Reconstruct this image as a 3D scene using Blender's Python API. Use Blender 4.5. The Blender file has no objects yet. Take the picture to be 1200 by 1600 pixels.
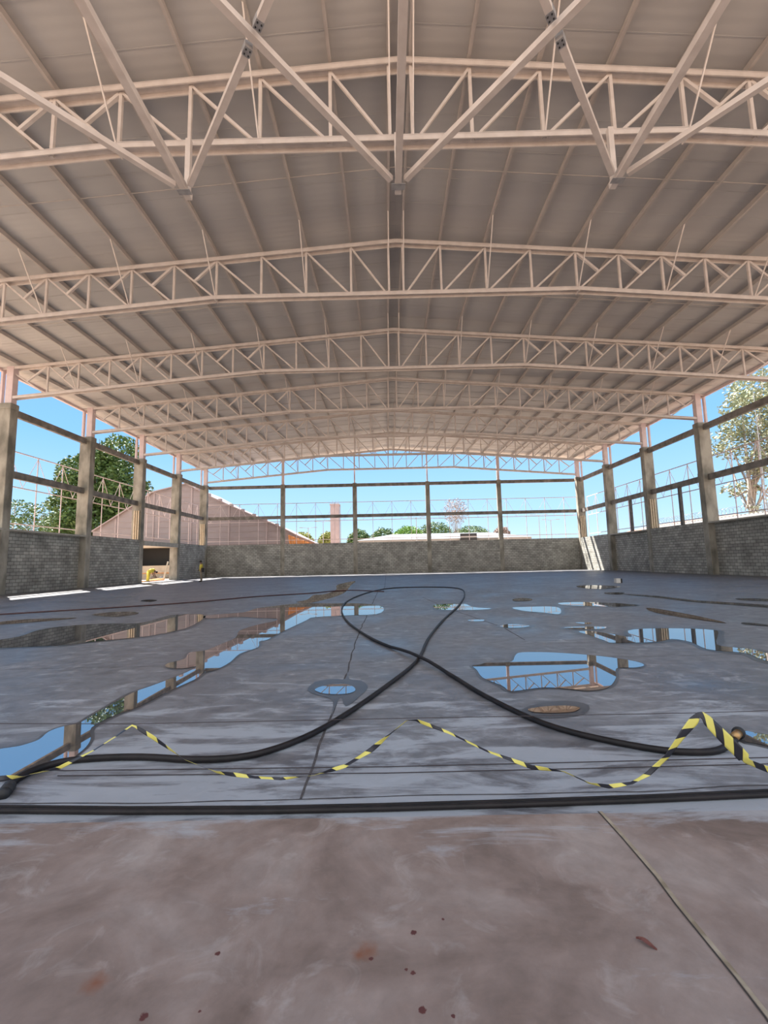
import bpy, math, random
from mathutils import Vector, Matrix, noise as mnoise
random.seed(7)
SC = bpy.context.scene
COL = SC.collection
# ------------------------------------------------------------------ camera
F_PX, PITCH, ROLL, YAW, EYE = 695.0, 0.11112, -0.0215, -0.005886, 1.28
fw = Vector((math.sin(YAW)*math.cos(PITCH), math.cos(YAW)*math.cos(PITCH), math.sin(PITCH)))
rt = Vector((math.cos(YAW), -math.sin(YAW), 0)); up = rt.cross(fw)
r2 = rt*math.cos(ROLL)+up*math.sin(ROLL); u2 = -rt*math.sin(ROLL)+up*math.cos(ROLL)
cam = bpy.data.objects.new('camera', bpy.data.cameras.new('camera')); COL.objects.link(cam)
cam.data.sensor_fit = 'HORIZONTAL'; cam.data.sensor_width = 36; cam.data.lens = F_PX*36/1200
cam.data.clip_start = .05; cam.data.clip_end = 2000
cam.matrix_world = Matrix(((r2.x, u2.x, -fw.x, 0), (r2.y, u2.y, -fw.y, 0), (r2.z, u2.z, -fw.z, EYE), (0, 0, 0, 1)))
SC.camera = cam
# ------------------------------------------------------------------ light
w = bpy.data.worlds.new('world'); SC.world = w; w.use_nodes = True
nt = w.node_tree; nt.nodes.clear()
tc = nt.nodes.new('ShaderNodeTexCoord'); sep = nt.nodes.new('ShaderNodeSeparateXYZ')
ramp = nt.nodes.new('ShaderNodeValToRGB'); bg = nt.nodes.new('ShaderNodeBackground'); wo = nt.nodes.new('ShaderNodeOutputWorld')
nt.links.new(tc.outputs['Generated'], sep.inputs[0]); nt.links.new(sep.outputs['Z'], ramp.inputs[0])
wm = nt.nodes.new('ShaderNodeMix'); wm.data_type = 'RGBA'; wr_ = nt.nodes.new('ShaderNodeMapRange')   # added fill: unseen sky behind the viewer whitened and brightened to neutralise the light
wr_.inputs[1].default_value = .05; wr_.inputs[2].default_value = -.5; wr_.inputs[3].default_value = 0; wr_.inputs[4].default_value = 1
nt.links.new(sep.outputs['Y'], wr_.inputs[0]); nt.links.new(wr_.outputs[0], wm.inputs[0]); nt.links.new(ramp.outputs[0], wm.inputs[6])
wm.inputs[7].default_value = (1.2, 1.2, 1.2, 1)
nt.links.new(wm.outputs[2], bg.inputs[0]); nt.links.new(bg.outputs[0], wo.inputs[0])
e = ramp.color_ramp.elements
e[0].position = 0.0; e[0].color = (.66, .84, .96, 1)
e[1].position = .55; e[1].color = (.14, .36, .78, 1)
n = e.new(.10); n.color = (.43, .70, .97, 1)
n = e.new(.25); n.color = (.25, .54, .95, 1)
bg.inputs[1].default_value = SKY_STRENGTH = 0.43
sun = bpy.data.objects.new('sun', bpy.data.lights.new('sun', 'SUN')); COL.objects.link(sun)
sun.data.energy = 6.5; sun.data.angle = .0093; sun.data.color = (1, .95, .87)
SUN_DIR = Vector((.44, -.476, -1)).normalized()
sun.rotation_euler = SUN_DIR.to_track_quat('-Z', 'Y').to_euler(); sun.location = (-20, 60, 60)
SC.view_settings.view_transform = 'Standard'; SC.view_settings.look = 'None'
SC.view_settings.gamma = 1; SC.view_settings.use_curve_mapping = False
SC.view_settings.exposure = 1.6
# ------------------------------------------------------------------ helpers
class MB:
    def __init__(s): s.v = []; s.f = []; s.uv = None
    def add(s, vs, fs):
        b = len(s.v); s.v += [tuple(v) for v in vs]; s.f += [tuple(b+i for i in f) for f in fs]; return s
    def box(s, x0, x1, y0, y1, z0, z1, c=0):
        if c <= 0:
            vs = [(x, y, z) for z in (z0, z1) for x, y in ((x0, y0), (x1, y0), (x1, y1), (x0, y1))]
            return s.add(vs, [(3, 2, 1, 0), (4, 5, 6, 7), (0, 1, 5, 4), (1, 2, 6, 5), (2, 3, 7, 6), (3, 0, 4, 7)])
        ring = [(x0+c, y0), (x1-c, y0), (x1, y0+c), (x1, y1-c), (x1-c, y1), (x0+c, y1), (x0, y1-c), (x0, y0+c)]
        return s.prism(ring, z0, z1)
    def prism(s, ring, z0, z1):
        n = len(ring); vs = [(x, y, z0) for x, y in ring]+[(x, y, z1) for x, y in ring]
        return s.add(vs, [tuple(range(n-1, -1, -1)), tuple(range(n, 2*n))]+[(i, (i+1) % n, n+(i+1) % n, n+i) for i in range(n)])
    def bar(s, a, b, wd, ht, upv=(0, 0, 1)):
        a = Vector(a); b = Vector(b); d = (b-a).normalized(); u = Vector(upv)
        if abs(d.dot(u)) > .98: u = Vector((0, 1, 0)) if abs(d.y) < .9 else Vector((1, 0, 0))
        r = d.cross(u).normalized()*wd/2; q = r.cross(d).normalized()*ht/2
        vs = [p+i*r+j*q for p in (a, b) for i, j in ((-1, -1), (1, -1), (1, 1), (-1, 1))]
        return s.add(vs, [(3, 2, 1, 0), (4, 5, 6, 7), (0, 1, 5, 4), (1, 2, 6, 5), (2, 3, 7, 6), (3, 0, 4, 7)])
    def tube(s, pts, r, n=8, cap=True):
        pts = [Vector(p) for p in pts]; N = len(pts); vs = []; prev = None
        for i, p in enumerate(pts):
            d = (pts[min(i+1, N-1)]-pts[max(i-1, 0)]).normalized()
            u = prev if prev is not None else (Vector((0, 0, 1)) if abs(d.z) < .9 else Vector((1, 0, 0)))
            a = d.cross(u).normalized(); b2 = a.cross(d).normalized(); prev = b2
            rr = r[i] if isinstance(r, (list, tuple)) else r
            vs += [p+rr*(math.cos(t)*a+math.sin(t)*b2) for t in (2*math.pi*k/n for k in range(n))]
        fs = [(i*n+k, i*n+(k+1) % n, (i+1)*n+(k+1) % n, (i+1)*n+k) for i in range(N-1) for k in range(n)]
        if cap: fs += [tuple(range(n-1, -1, -1)), tuple(range((N-1)*n, N*n))]
        return s.add(vs, fs)
    def ball(s, c, rx, ry, rz, n=10, m=7):
        vs = []; fs = []
        for j in range(m+1):
            t = math.pi*j/m
            for k in range(n):
                q = 2*math.pi*k/n; vs.append((c[0]+rx*math.sin(t)*math.cos(q), c[1]+ry*math.sin(t)*math.sin(q), c[2]+rz*math.cos(t)))
        for j in range(m):
            for k in range(n): fs.append((j*n+k, (j+1)*n+k, (j+1)*n+(k+1) % n, j*n+(k+1) % n))
        return s.add(vs, fs)
    def build(s, name, m=None, parent=None, smooth=False, mats=None, fmat=None, loc=None):
        me = bpy.data.meshes.new(name); me.from_pydata(s.v, [], s.f); me.validate(); me.update()
        o = bpy.data.objects.new(name, me); COL.objects.link(o)
        for mm in (mats or [m]): me.materials.append(mm)
        if fmat: me.polygons.foreach_set('material_index', fmat)
        if smooth: me.polygons.foreach_set('use_smooth', [True]*len(me.polygons))
        if parent: o.parent = parent
        if loc: o.location = loc
        return o
def tag(o, label, cat, group=None, kind=None):
    o['label'] = label; o['category'] = cat
    if group: o['group'] = group
    if kind: o['kind'] = kind
    return o
def empty(name, loc, label, cat, group=None):
    o = bpy.data.objects.new(name, None); COL.objects.link(o); o.location = loc; o.empty_display_size = .2
    return tag(o, label, cat, group)
def struct(o): o['kind'] = 'structure'; return o
def kids(o): return [c for c in COL.objects if c.parent == o]
def copy_tree(o, loc=None, label=None, scale=None):
    r = o.copy(); COL.objects.link(r)
    if loc is not None: r.location = loc
    if label: r['label'] = label
    if scale is not None: r.scale = scale
    for ch in KIDS[o.name] if o.name in KIDS else kids(o):
        c = ch.copy(); COL.objects.link(c); c.parent = r
    return r
KIDS = {}
# ------------------------------------------------------------------ traced outlines, metres on the floor
PUDDLE_SHAPES = {
 'stream': [(-2.837,3.264),(-2.829,3.325),(-2.763,3.351),(-2.705,3.377),(-2.679,3.414),(-2.661,3.450),(-2.654,3.491),(-2.664,3.540),(-2.685,3.594),(-2.699,3.644),(-2.699,3.684),(-2.691,3.718),(-2.676,3.751),(-2.647,3.779),(-2.611,3.806),(-2.586,3.847),(-2.585,3.912),(-2.596,3.994),(-2.607,4.083),(-2.613,4.178),(-2.619,4.282),(-2.624,4.389),(-2.629,4.502),(-2.632,4.618),(-2.630,4.723),(-2.617,4.797),(-2.598,4.855),(-2.575,4.930),(-2.547,5.046),(-2.514,5.186),(-2.486,5.322),(-2.466,5.444),(-2.453,5.558),(-2.446,5.656),(-2.445,5.735),(-2.453,5.795),(-2.472,5.826),(-2.503,5.808),(-2.546,5.761),(-2.601,5.735),(-2.679,5.746),(-2.771,5.778),(-2.846,5.823),(-2.895,5.886),(-2.928,5.964),(-2.940,6.046),(-2.913,6.124),(-2.864,6.207),(-2.838,6.308),(-2.873,6.451),(-2.935,6.618),(-2.966,6.754),(-2.925,6.809),(-2.850,6.825),(-2.789,6.879),(-2.762,7.015),(-2.750,7.200),(-2.739,7.395),(-2.719,7.582),(-2.701,7.780),(-2.706,7.998),(-2.764,8.255),(-2.852,8.540),(-2.912,8.823),(-2.910,9.092),(-2.870,9.353),(-2.816,9.596),(-2.738,9.808),(-2.645,9.993),(-2.581,10.167),(-2.562,10.338),(-2.578,10.494),(-2.638,10.624),(-2.755,10.704),(-2.917,10.753),(-3.100,10.818),(-3.302,10.947),(-3.530,11.095),(-3.757,11.176),(-3.978,11.096),(-4.187,10.947),(-4.360,10.903),(-4.524,11.061),(-4.663,11.333),(-4.689,11.598),(-4.496,11.789),(-4.172,11.965),(-3.923,12.179),(-3.858,12.478),(-3.878,12.827),(-3.864,13.151),(-3.768,13.399),(-3.633,13.607),(-3.472,13.818),(-3.293,14.077),(-3.083,14.341),(-2.822,14.508),(-2.484,14.497),(-2.109,14.381),(-1.763,14.271),(-1.467,14.229),(-1.195,14.192),(-0.942,14.088),(-0.703,13.895),(-0.491,13.644),(-0.327,13.346),(-0.215,13.003),(-0.149,12.627),(-0.129,12.245),(-0.142,11.818),(-0.194,11.397),(-0.307,11.103),(-0.511,10.998),(-0.778,10.992),(-1.048,10.972),(-1.319,10.909),(-1.588,10.835),(-1.782,10.722),(-1.851,10.609),(-1.850,10.462),(-1.862,10.162),(-1.919,9.632),(-1.980,9.031),(-2.025,8.551),(-2.045,8.204),(-2.055,7.928),(-2.070,7.732),(-2.106,7.647),(-2.147,7.625),(-2.162,7.560),(-2.125,7.410),(-2.065,7.227),(-2.035,7.050),(-2.067,6.895),(-2.123,6.744),(-2.159,6.584),(-2.150,6.401),(-2.125,6.214),(-2.108,6.047),(-2.108,5.900),(-2.116,5.769),(-2.132,5.662),(-2.164,5.593),(-2.205,5.544),(-2.231,5.480),(-2.227,5.395),(-2.211,5.299),(-2.205,5.188),(-2.221,5.061),(-2.245,4.924),(-2.266,4.789),(-2.279,4.653),(-2.288,4.520),(-2.297,4.407),(-2.305,4.321),(-2.312,4.250),(-2.325,4.186),(-2.349,4.134),(-2.378,4.086),(-2.399,4.022),(-2.413,3.927),(-2.420,3.821),(-2.408,3.723),(-2.367,3.641),(-2.310,3.565),(-2.262,3.496),(-2.230,3.435),(-2.205,3.378),(-2.186,3.320),(-2.172,3.253),(-2.163,3.186),(-2.159,3.134),(-2.159,3.105),(-2.163,3.088),(-2.175,3.069),(-2.198,3.040),(-2.227,3.010),(-2.255,2.982),(-2.275,2.957),(-2.294,2.935),(-2.324,2.917),(-2.371,2.892),(-2.430,2.872),(-2.501,2.891),(-2.610,2.986),(-2.745,3.135)],
 'band': [(-7.158,8.066),(-7.170,8.258),(-7.109,8.451),(-7.082,8.666),(-7.161,8.932),(-7.285,9.229),(-7.367,9.501),(-7.370,9.713),(-7.320,9.885),(-7.215,10.035),(-7.043,10.168),(-6.813,10.274),(-6.558,10.344),(-6.247,10.314),(-5.919,10.246),(-5.692,10.321),(-5.648,10.704),(-5.707,11.288),(-5.714,11.774),(-5.583,11.964),(-5.393,11.989),(-5.214,11.968),(-5.073,11.954),(-4.946,11.894),(-4.821,11.758),(-4.700,11.559),(-4.586,11.296),(-4.476,10.922),(-4.351,10.388),(-4.238,9.806),(-4.190,9.332),(-4.232,8.977),(-4.321,8.689),(-4.405,8.482),(-4.449,8.389),(-4.492,8.361),(-4.600,8.294),(-4.824,8.136),(-5.099,7.948),(-5.313,7.797),(-5.391,7.704),(-5.420,7.640),(-5.545,7.588),(-5.870,7.521),(-6.286,7.466),(-6.632,7.482),(-6.864,7.619),(-7.041,7.840)],
 'spill': [(-3.092,15.023),(-3.065,15.272),(-2.955,15.567),(-2.879,15.971),(-2.908,16.624),(-2.982,17.450),(-3.008,18.117),(-2.920,18.284),(-2.778,18.205),(-2.658,18.366),(-2.563,19.017),(-2.481,20.000),(-2.459,21.165),(-2.586,22.549),(-2.810,24.226),(-2.940,25.963),(-2.813,27.910),(-2.518,29.892),(-2.249,30.699),(-2.145,29.441),(-2.117,27.134),(-2.078,24.935),(-1.992,22.923),(-1.907,21.052),(-1.865,19.654),(-1.870,18.770),(-1.902,18.124),(-1.960,17.493),(-2.043,16.790),(-2.145,16.118),(-2.252,15.557),(-2.363,15.072),(-2.481,14.670),(-2.607,14.460),(-2.779,14.514),(-2.971,14.748)],
 'mainright': [(0.991,5.563),(1.019,5.593),(1.060,5.605),(1.100,5.620),(1.131,5.653),(1.162,5.690),(1.199,5.715),(1.246,5.716),(1.300,5.705),(1.355,5.701),(1.413,5.705),(1.473,5.717),(1.528,5.757),(1.575,5.848),(1.618,5.973),(1.662,6.086),(1.700,6.169),(1.739,6.237),(1.805,6.279),(1.912,6.291),(2.045,6.276),(2.184,6.242),(2.330,6.186),(2.479,6.113),(2.612,6.034),(2.724,5.950),(2.821,5.861),(2.897,5.777),(2.954,5.697),(2.992,5.622),(3.012,5.554),(3.013,5.493),(2.996,5.438),(2.967,5.393),(2.922,5.358),(2.865,5.331),(2.803,5.312),(2.741,5.319),(2.673,5.333),(2.601,5.299),(2.531,5.186),(2.461,5.034),(2.388,4.893),(2.304,4.763),(2.218,4.642),(2.135,4.551),(2.055,4.497),(1.976,4.469),(1.906,4.458),(1.851,4.468),(1.803,4.495),(1.748,4.523),(1.680,4.552),(1.605,4.582),(1.523,4.594),(1.425,4.572),(1.323,4.532),(1.243,4.503),(1.196,4.493),(1.170,4.492),(1.151,4.509),(1.143,4.548),(1.143,4.606),(1.132,4.678),(1.095,4.771),(1.044,4.882),(1.006,4.998),(0.997,5.118),(1.003,5.243),(1.008,5.355),(0.999,5.442),(0.989,5.510)],
 'farright': [(3.271,7.897),(3.324,7.958),(3.404,7.989),(3.482,7.975),(3.547,7.906),(3.608,7.796),(3.669,7.674),(3.729,7.507),(3.787,7.333),(3.851,7.272),(3.922,7.409),(4.006,7.668),(4.117,7.891),(4.260,8.001),(4.426,8.056),(4.602,8.082),(4.796,8.082),(4.996,8.052),(5.171,8.004),(5.320,7.942),(5.442,7.865),(5.508,7.777),(5.516,7.704),(5.471,7.622),(5.355,7.459),(5.119,7.156),(4.842,6.809),(4.667,6.554),(4.643,6.428),(4.695,6.362),(4.749,6.309),(4.791,6.265),(4.837,6.234),(4.868,6.185),(4.868,6.101),(4.855,6.003),(4.853,5.915),(4.891,5.858),(4.939,5.808),(4.937,5.733),(4.840,5.593),(4.701,5.436),(4.594,5.348),(4.539,5.365),(4.508,5.444),(4.498,5.540),(4.521,5.653),(4.568,5.787),(4.596,5.901),(4.585,5.967),(4.552,6.007),(4.508,6.051),(4.439,6.102),(4.357,6.157),(4.309,6.243),(4.334,6.393),(4.398,6.585),(4.439,6.756),(4.434,6.888),(4.401,6.990),(4.337,7.039),(4.241,7.000),(4.119,6.906),(3.970,6.836),(3.761,6.811),(3.523,6.808),(3.348,6.827),(3.287,6.865),(3.291,6.926),(3.299,7.021),(3.295,7.176),(3.296,7.375),(3.295,7.558),(3.280,7.696),(3.262,7.810)],
 'g': [(3.233,11.902),(3.341,12.010),(3.513,12.042),(3.699,12.053),(3.904,12.073),(4.120,12.072),(4.280,12.017),(4.361,11.914),(4.384,11.761),(4.343,11.522),(4.209,11.105),(4.029,10.640),(3.884,10.365),(3.800,10.377),(3.736,10.547),(3.660,10.724),(3.550,10.843),(3.428,10.966),(3.331,11.126),(3.261,11.372),(3.216,11.667)],
 'h': [(1.290,13.001),(1.382,13.193),(1.511,13.327),(1.663,13.405),(1.850,13.441),(2.056,13.418),(2.210,13.283),(2.260,12.971),(2.260,12.573),(2.294,12.257),(2.428,12.076),(2.594,11.955),(2.676,11.852),(2.631,11.748),(2.507,11.660),(2.334,11.609),(2.080,11.599),(1.774,11.624),(1.526,11.689),(1.382,11.796),(1.295,11.945),(1.244,12.137),(1.222,12.403),(1.238,12.723)],
 'i': [(4.826,12.896),(5.019,13.002),(5.292,13.048),(5.563,13.026),(5.813,12.928),(6.054,12.766),(6.251,12.575),(6.425,12.335),(6.557,12.073),(6.565,11.875),(6.380,11.764),(6.081,11.708),(5.809,11.700),(5.616,11.759),(5.443,11.868),(5.276,11.978),(5.094,12.058),(4.918,12.136),(4.796,12.253),(4.742,12.453),(4.745,12.700)],
 'j': [(8.417,20.262),(8.721,20.575),(9.116,20.712),(9.459,20.657),(9.743,20.352),(9.960,19.877),(9.979,19.412),(9.691,18.953),(9.237,18.505),(8.848,18.225),(8.566,18.152),(8.325,18.227),(8.181,18.457),(8.159,18.963),(8.242,19.674)],
 'k': [(7.797,16.317),(8.013,16.350),(8.267,16.279),(8.391,16.137),(8.287,15.875),(8.065,15.556),(7.873,15.357),(7.736,15.347),(7.617,15.447),(7.558,15.596),(7.581,15.828),(7.667,16.120)],
 'l': [(2.135,8.790),(2.205,8.872),(2.312,8.945),(2.419,8.969),(2.529,8.913),(2.634,8.810),(2.684,8.712),(2.648,8.626),(2.560,8.546),(2.466,8.494),(2.367,8.481),(2.260,8.496),(2.179,8.534),(2.135,8.605),(2.117,8.702)],
 'm': [(1.703,9.708),(1.797,9.733),(1.925,9.736),(2.011,9.711),(2.023,9.636),(1.994,9.534),(1.945,9.466),(1.868,9.452),(1.770,9.469),(1.700,9.504),(1.671,9.566),(1.670,9.648)],
 'n': [(3.211,8.390),(3.295,8.430),(3.437,8.454),(3.581,8.459),(3.728,8.444),(3.876,8.411),(3.961,8.365),(3.954,8.294),(3.887,8.211),(3.791,8.155),(3.651,8.139),(3.481,8.149),(3.345,8.178),(3.259,8.239),(3.207,8.322)],
 'o': [(3.674,9.009),(3.761,9.006),(3.892,8.966),(3.968,8.919),(3.935,8.858),(3.850,8.792),(3.776,8.769),(3.722,8.831),(3.676,8.937)],
 'p': [(3.948,14.407),(4.066,14.590),(4.218,14.742),(4.351,14.802),(4.451,14.729),(4.527,14.565),(4.548,14.378),(4.497,14.157),(4.396,13.916),(4.278,13.750),(4.126,13.681),(3.953,13.677),(3.840,13.744),(3.824,13.920),(3.870,14.176)],
 'q': [(2.547,3.392),(2.571,3.401),(2.586,3.388),(2.605,3.365),(2.642,3.337),(2.680,3.299),(2.693,3.257),(2.662,3.199),(2.608,3.138),(2.560,3.104),(2.523,3.116),(2.488,3.153),(2.459,3.186),(2.436,3.199),(2.420,3.206),(2.422,3.226),(2.452,3.277),(2.503,3.345)],
 'r': [(-0.767,4.697),(-0.756,4.733),(-0.734,4.773),(-0.702,4.809),(-0.656,4.843),(-0.599,4.872),(-0.543,4.883),(-0.490,4.867),(-0.439,4.832),(-0.399,4.788),(-0.372,4.732),(-0.355,4.667),(-0.353,4.612),(-0.369,4.569),(-0.399,4.533),(-0.440,4.510),(-0.498,4.503),(-0.568,4.509),(-0.629,4.523),(-0.674,4.548),(-0.710,4.583),(-0.738,4.617),(-0.757,4.643),(-0.767,4.668)],
 's': [(1.167,3.963),(1.204,3.985),(1.263,4.005),(1.323,4.020),(1.381,4.031),(1.440,4.037),(1.495,4.035),(1.548,4.026),(1.596,4.009),(1.617,3.986),(1.602,3.950),(1.562,3.909),(1.513,3.878),(1.452,3.863),(1.382,3.857),(1.319,3.858),(1.270,3.862),(1.228,3.873),(1.197,3.888),(1.173,3.910),(1.160,3.937)],
 'u': [(7.987,15.473),(8.163,15.356),(8.430,14.928),(8.622,14.452),(8.662,13.969),(8.642,13.456),(8.668,13.016),(8.780,12.688),(8.929,12.410),(9.083,12.121),(9.266,11.784),(9.449,11.445),(9.525,11.163),(9.433,10.910),(9.251,10.703),(9.082,10.652),(8.949,10.849),(8.814,11.217),(8.679,11.590),(8.544,11.882),(8.413,12.166),(8.312,12.489),(8.266,12.880),(8.256,13.323),(8.230,13.803),(8.133,14.409),(8.012,15.077)],
 'v': [(6.616,8.564),(6.668,8.561),(6.723,8.518),(6.765,8.454),(6.789,8.365),(6.800,8.256),(6.807,8.159),(6.822,8.066),(6.832,7.985),(6.808,7.965),(6.711,8.046),(6.576,8.192),(6.487,8.327),(6.494,8.429),(6.553,8.515)],
 'w': [(10.134,13.199),(10.373,13.117),(10.642,12.918),(10.776,12.709),(10.684,12.478),(10.474,12.241),(10.276,12.127),(10.099,12.211),(9.922,12.416),(9.824,12.630),(9.853,12.851),(9.972,13.083)],
 'x': [(6.381,11.268),(6.456,11.244),(6.502,11.044),(6.523,10.730),(6.519,10.288),(6.494,9.782),(6.457,9.356),(6.407,8.984),(6.347,8.668),(6.289,8.526),(6.225,8.628),(6.155,8.897),(6.097,9.209),(6.053,9.536),(6.024,9.916),(6.035,10.292),(6.121,10.677),(6.259,11.051)],
 't': [(-8.129,12.334),(-8.203,12.551),(-8.145,12.769),(-8.028,12.931),(-7.859,13.014),(-7.631,13.032),(-7.412,12.980),(-7.199,12.838),(-7.001,12.632),(-6.892,12.413),(-6.888,12.144),(-6.963,11.870),(-7.116,11.740),(-7.425,11.842),(-7.833,12.086)],
 'y': [(-9.389,17.008),(-9.460,17.231),(-9.450,17.456),(-9.376,17.573),(-9.207,17.515),(-8.979,17.346),(-8.804,17.145),(-8.707,16.880),(-8.661,16.591),(-8.701,16.445),(-8.893,16.538),(-9.177,16.771)],
 'c': [(-9.602,11.136),(-9.587,11.300),(-9.488,11.456),(-9.328,11.580),(-9.084,11.654),(-8.779,11.691),(-8.512,11.706),(-8.296,11.714),(-8.119,11.699),(-8.042,11.628),(-8.102,11.472),(-8.255,11.266),(-8.444,11.074),(-8.672,10.879),(-8.931,10.696),(-9.154,10.621),(-9.343,10.721),(-9.510,10.930)],
}
STAIN_SHAPES = {
 'drain': [(-0.844,4.668),(-0.853,4.768),(-0.841,4.882),(-0.813,4.978),(-0.764,5.038),(-0.699,5.075),(-0.637,5.097),(-0.580,5.086),(-0.527,5.062),(-0.494,5.086),(-0.493,5.234),(-0.511,5.447),(-0.519,5.560),(-0.505,5.450),(-0.482,5.239),(-0.451,5.083),(-0.408,5.035),(-0.357,5.025),(-0.312,4.993),(-0.273,4.915),(-0.242,4.819),(-0.230,4.717),(-0.247,4.603),(-0.281,4.487),(-0.307,4.399),(-0.317,4.355),(-0.321,4.333),(-0.331,4.303),(-0.353,4.237),(-0.380,4.166),(-0.405,4.142),(-0.430,4.214),(-0.455,4.338),(-0.476,4.410),(-0.487,4.370),(-0.492,4.275),(-0.495,4.174),(-0.497,4.052),(-0.497,3.928),(-0.501,3.883),(-0.508,3.976),(-0.519,4.156),(-0.541,4.316),(-0.581,4.392),(-0.632,4.432),(-0.685,4.474),(-0.743,4.532),(-0.803,4.595)],
 'oval': [(1.109,3.950),(1.152,4.004),(1.219,4.061),(1.297,4.109),(1.390,4.148),(1.493,4.177),(1.581,4.182),(1.650,4.154),(1.701,4.102),(1.718,4.039),(1.690,3.959),(1.632,3.871),(1.561,3.805),(1.472,3.769),(1.368,3.751),(1.279,3.746),(1.212,3.755),(1.157,3.777),(1.118,3.807),(1.097,3.848),(1.092,3.898)],
}
HOSE_PATH = [(-2.212,2.684),(-2.223,2.706),(-2.239,2.739),(-2.256,2.775),(-2.267,2.811),(-2.272,2.843),(-2.274,2.875),(-2.271,2.908),(-2.262,2.939),(-2.248,2.972),(-2.228,3.004),(-2.202,3.034),(-2.168,3.059),(-2.128,3.077),(-2.081,3.090),(-2.028,3.100),(-1.968,3.107),(-1.903,3.113),(-1.831,3.117),(-1.755,3.117),(-1.673,3.113),(-1.584,3.103),(-1.488,3.086),(-1.394,3.070),(-1.308,3.060),(-1.229,3.057),(-1.155,3.057),(-1.085,3.063),(-1.020,3.076),(-0.960,3.097),(-0.905,3.125),(-0.852,3.161),(-0.800,3.205),(-0.745,3.258),(-0.691,3.321),(-0.636,3.393),(-0.581,3.475),(-0.527,3.567),(-0.473,3.672),(-0.417,3.790),(-0.357,3.922),(-0.292,4.070),(-0.222,4.239),(-0.146,4.428),(-0.066,4.637),(0.024,4.873),(0.125,5.141),(0.230,5.438),(0.326,5.757),(0.405,6.098),(0.469,6.468),(0.531,6.869),(0.608,7.302),(0.705,7.766),(0.816,8.264),(0.941,8.805),(1.086,9.401),(1.260,10.070),(1.466,10.815),(1.691,11.632),(1.919,12.507),(2.143,13.435),(2.368,14.422),(2.585,15.452),(2.780,16.495),(2.953,17.520),(3.094,18.501),(3.167,19.408),(3.132,20.211),(2.950,20.848),(2.635,21.283),(2.233,21.548),(1.795,21.687),(1.319,21.786),(0.793,21.787),(0.265,21.529),(-0.200,20.881),(-0.582,19.812),(-0.889,18.529),(-1.113,17.250),(-1.257,16.107),(-1.337,15.113),(-1.365,14.196),(-1.349,13.322),(-1.295,12.473),(-1.210,11.648),(-1.102,10.870),(-0.977,10.151),(-0.842,9.497),(-0.694,8.887),(-0.538,8.320),(-0.386,7.821),(-0.244,7.400),(-0.110,7.059),(0.023,6.768),(0.151,6.495),(0.269,6.219),(0.376,5.940),(0.476,5.670),(0.567,5.411),(0.647,5.163),(0.713,4.926),(0.768,4.700),(0.822,4.486),(0.883,4.283),(0.954,4.081),(1.026,3.886),(1.098,3.714),(1.169,3.578),(1.239,3.475),(1.310,3.393),(1.383,3.324),(1.458,3.261),(1.537,3.199),(1.620,3.142),(1.701,3.095),(1.777,3.060),(1.848,3.039),(1.918,3.028),(1.985,3.025),(2.044,3.029),(2.097,3.043),(2.144,3.066),(2.187,3.093),(2.227,3.119),(2.266,3.145),(2.302,3.174),(2.333,3.200),(2.354,3.218)]
RED_HOSE_PATH = [(-11.802,12.820),(-11.687,12.810),(-11.524,12.791),(-11.324,12.795),(-11.095,12.850),(-10.823,12.980),(-10.501,13.167),(-10.152,13.383),(-9.801,13.595),(-9.451,13.790),(-9.088,13.987),(-8.719,14.197),(-8.350,14.431),(-7.975,14.687),(-7.594,14.965),(-7.208,15.276),(-6.823,15.639),(-6.440,16.098),(-6.050,16.648),(-5.643,17.222),(-5.214,17.729),(-4.761,18.105),(-4.296,18.391),(-3.842,18.648),(-3.415,18.947),(-3.040,19.376),(-2.700,19.887),(-2.349,20.332),(-1.949,20.538),(-1.456,20.354),(-0.934,19.911),(-0.486,19.438),(-0.186,19.133)]
EDGE_HOSE_PATH = [(-2.788,2.521),(-2.074,2.492),(-1.377,2.458),(-0.640,2.440),(-0.048,2.444),(0.614,2.458),(1.284,2.478),(1.974,2.511),(2.681,2.544)]
EDGE_HOSE_PATH2 = [(-2.864,2.586),(-2.124,2.549),(-1.409,2.513),(-0.654,2.494),(-0.048,2.498),(0.629,2.513),(1.315,2.534),(2.022,2.568),(2.747,2.603)]
CRACK_EDGE = [(-2.935,2.647),(-2.170,2.601),(-1.442,2.570),(-0.747,2.579),(-0.328,2.584),(0.092,2.603),(0.652,2.596),(1.352,2.599),(2.090,2.648),(2.849,2.693)]
JOINT_MAIN = [(-0.503,2.584),(-0.509,3.472),(-0.503,4.515),(-0.502,5.254),(-0.557,8.214),(-0.530,10.514),(-0.459,19.218)]
JOINT_RIGHT = [(2.142,7.240),(1.599,12.230),(1.405,18.639)]
APRON_JOINT = [(1.045,2.414),(1.051,2.194),(1.061,1.945),(1.052,1.795),(1.039,1.630),(1.030,1.509),(1.027,1.391),(1.022,1.325)]
WIRE_A = [(-2.277,3.009),(-2.086,2.975),(-0.052,2.945),(1.153,2.957),(2.771,2.979)]
WIRE_B = [(-2.077,2.907),(-0.051,2.861),(1.117,2.872),(2.686,2.893)]
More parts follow.
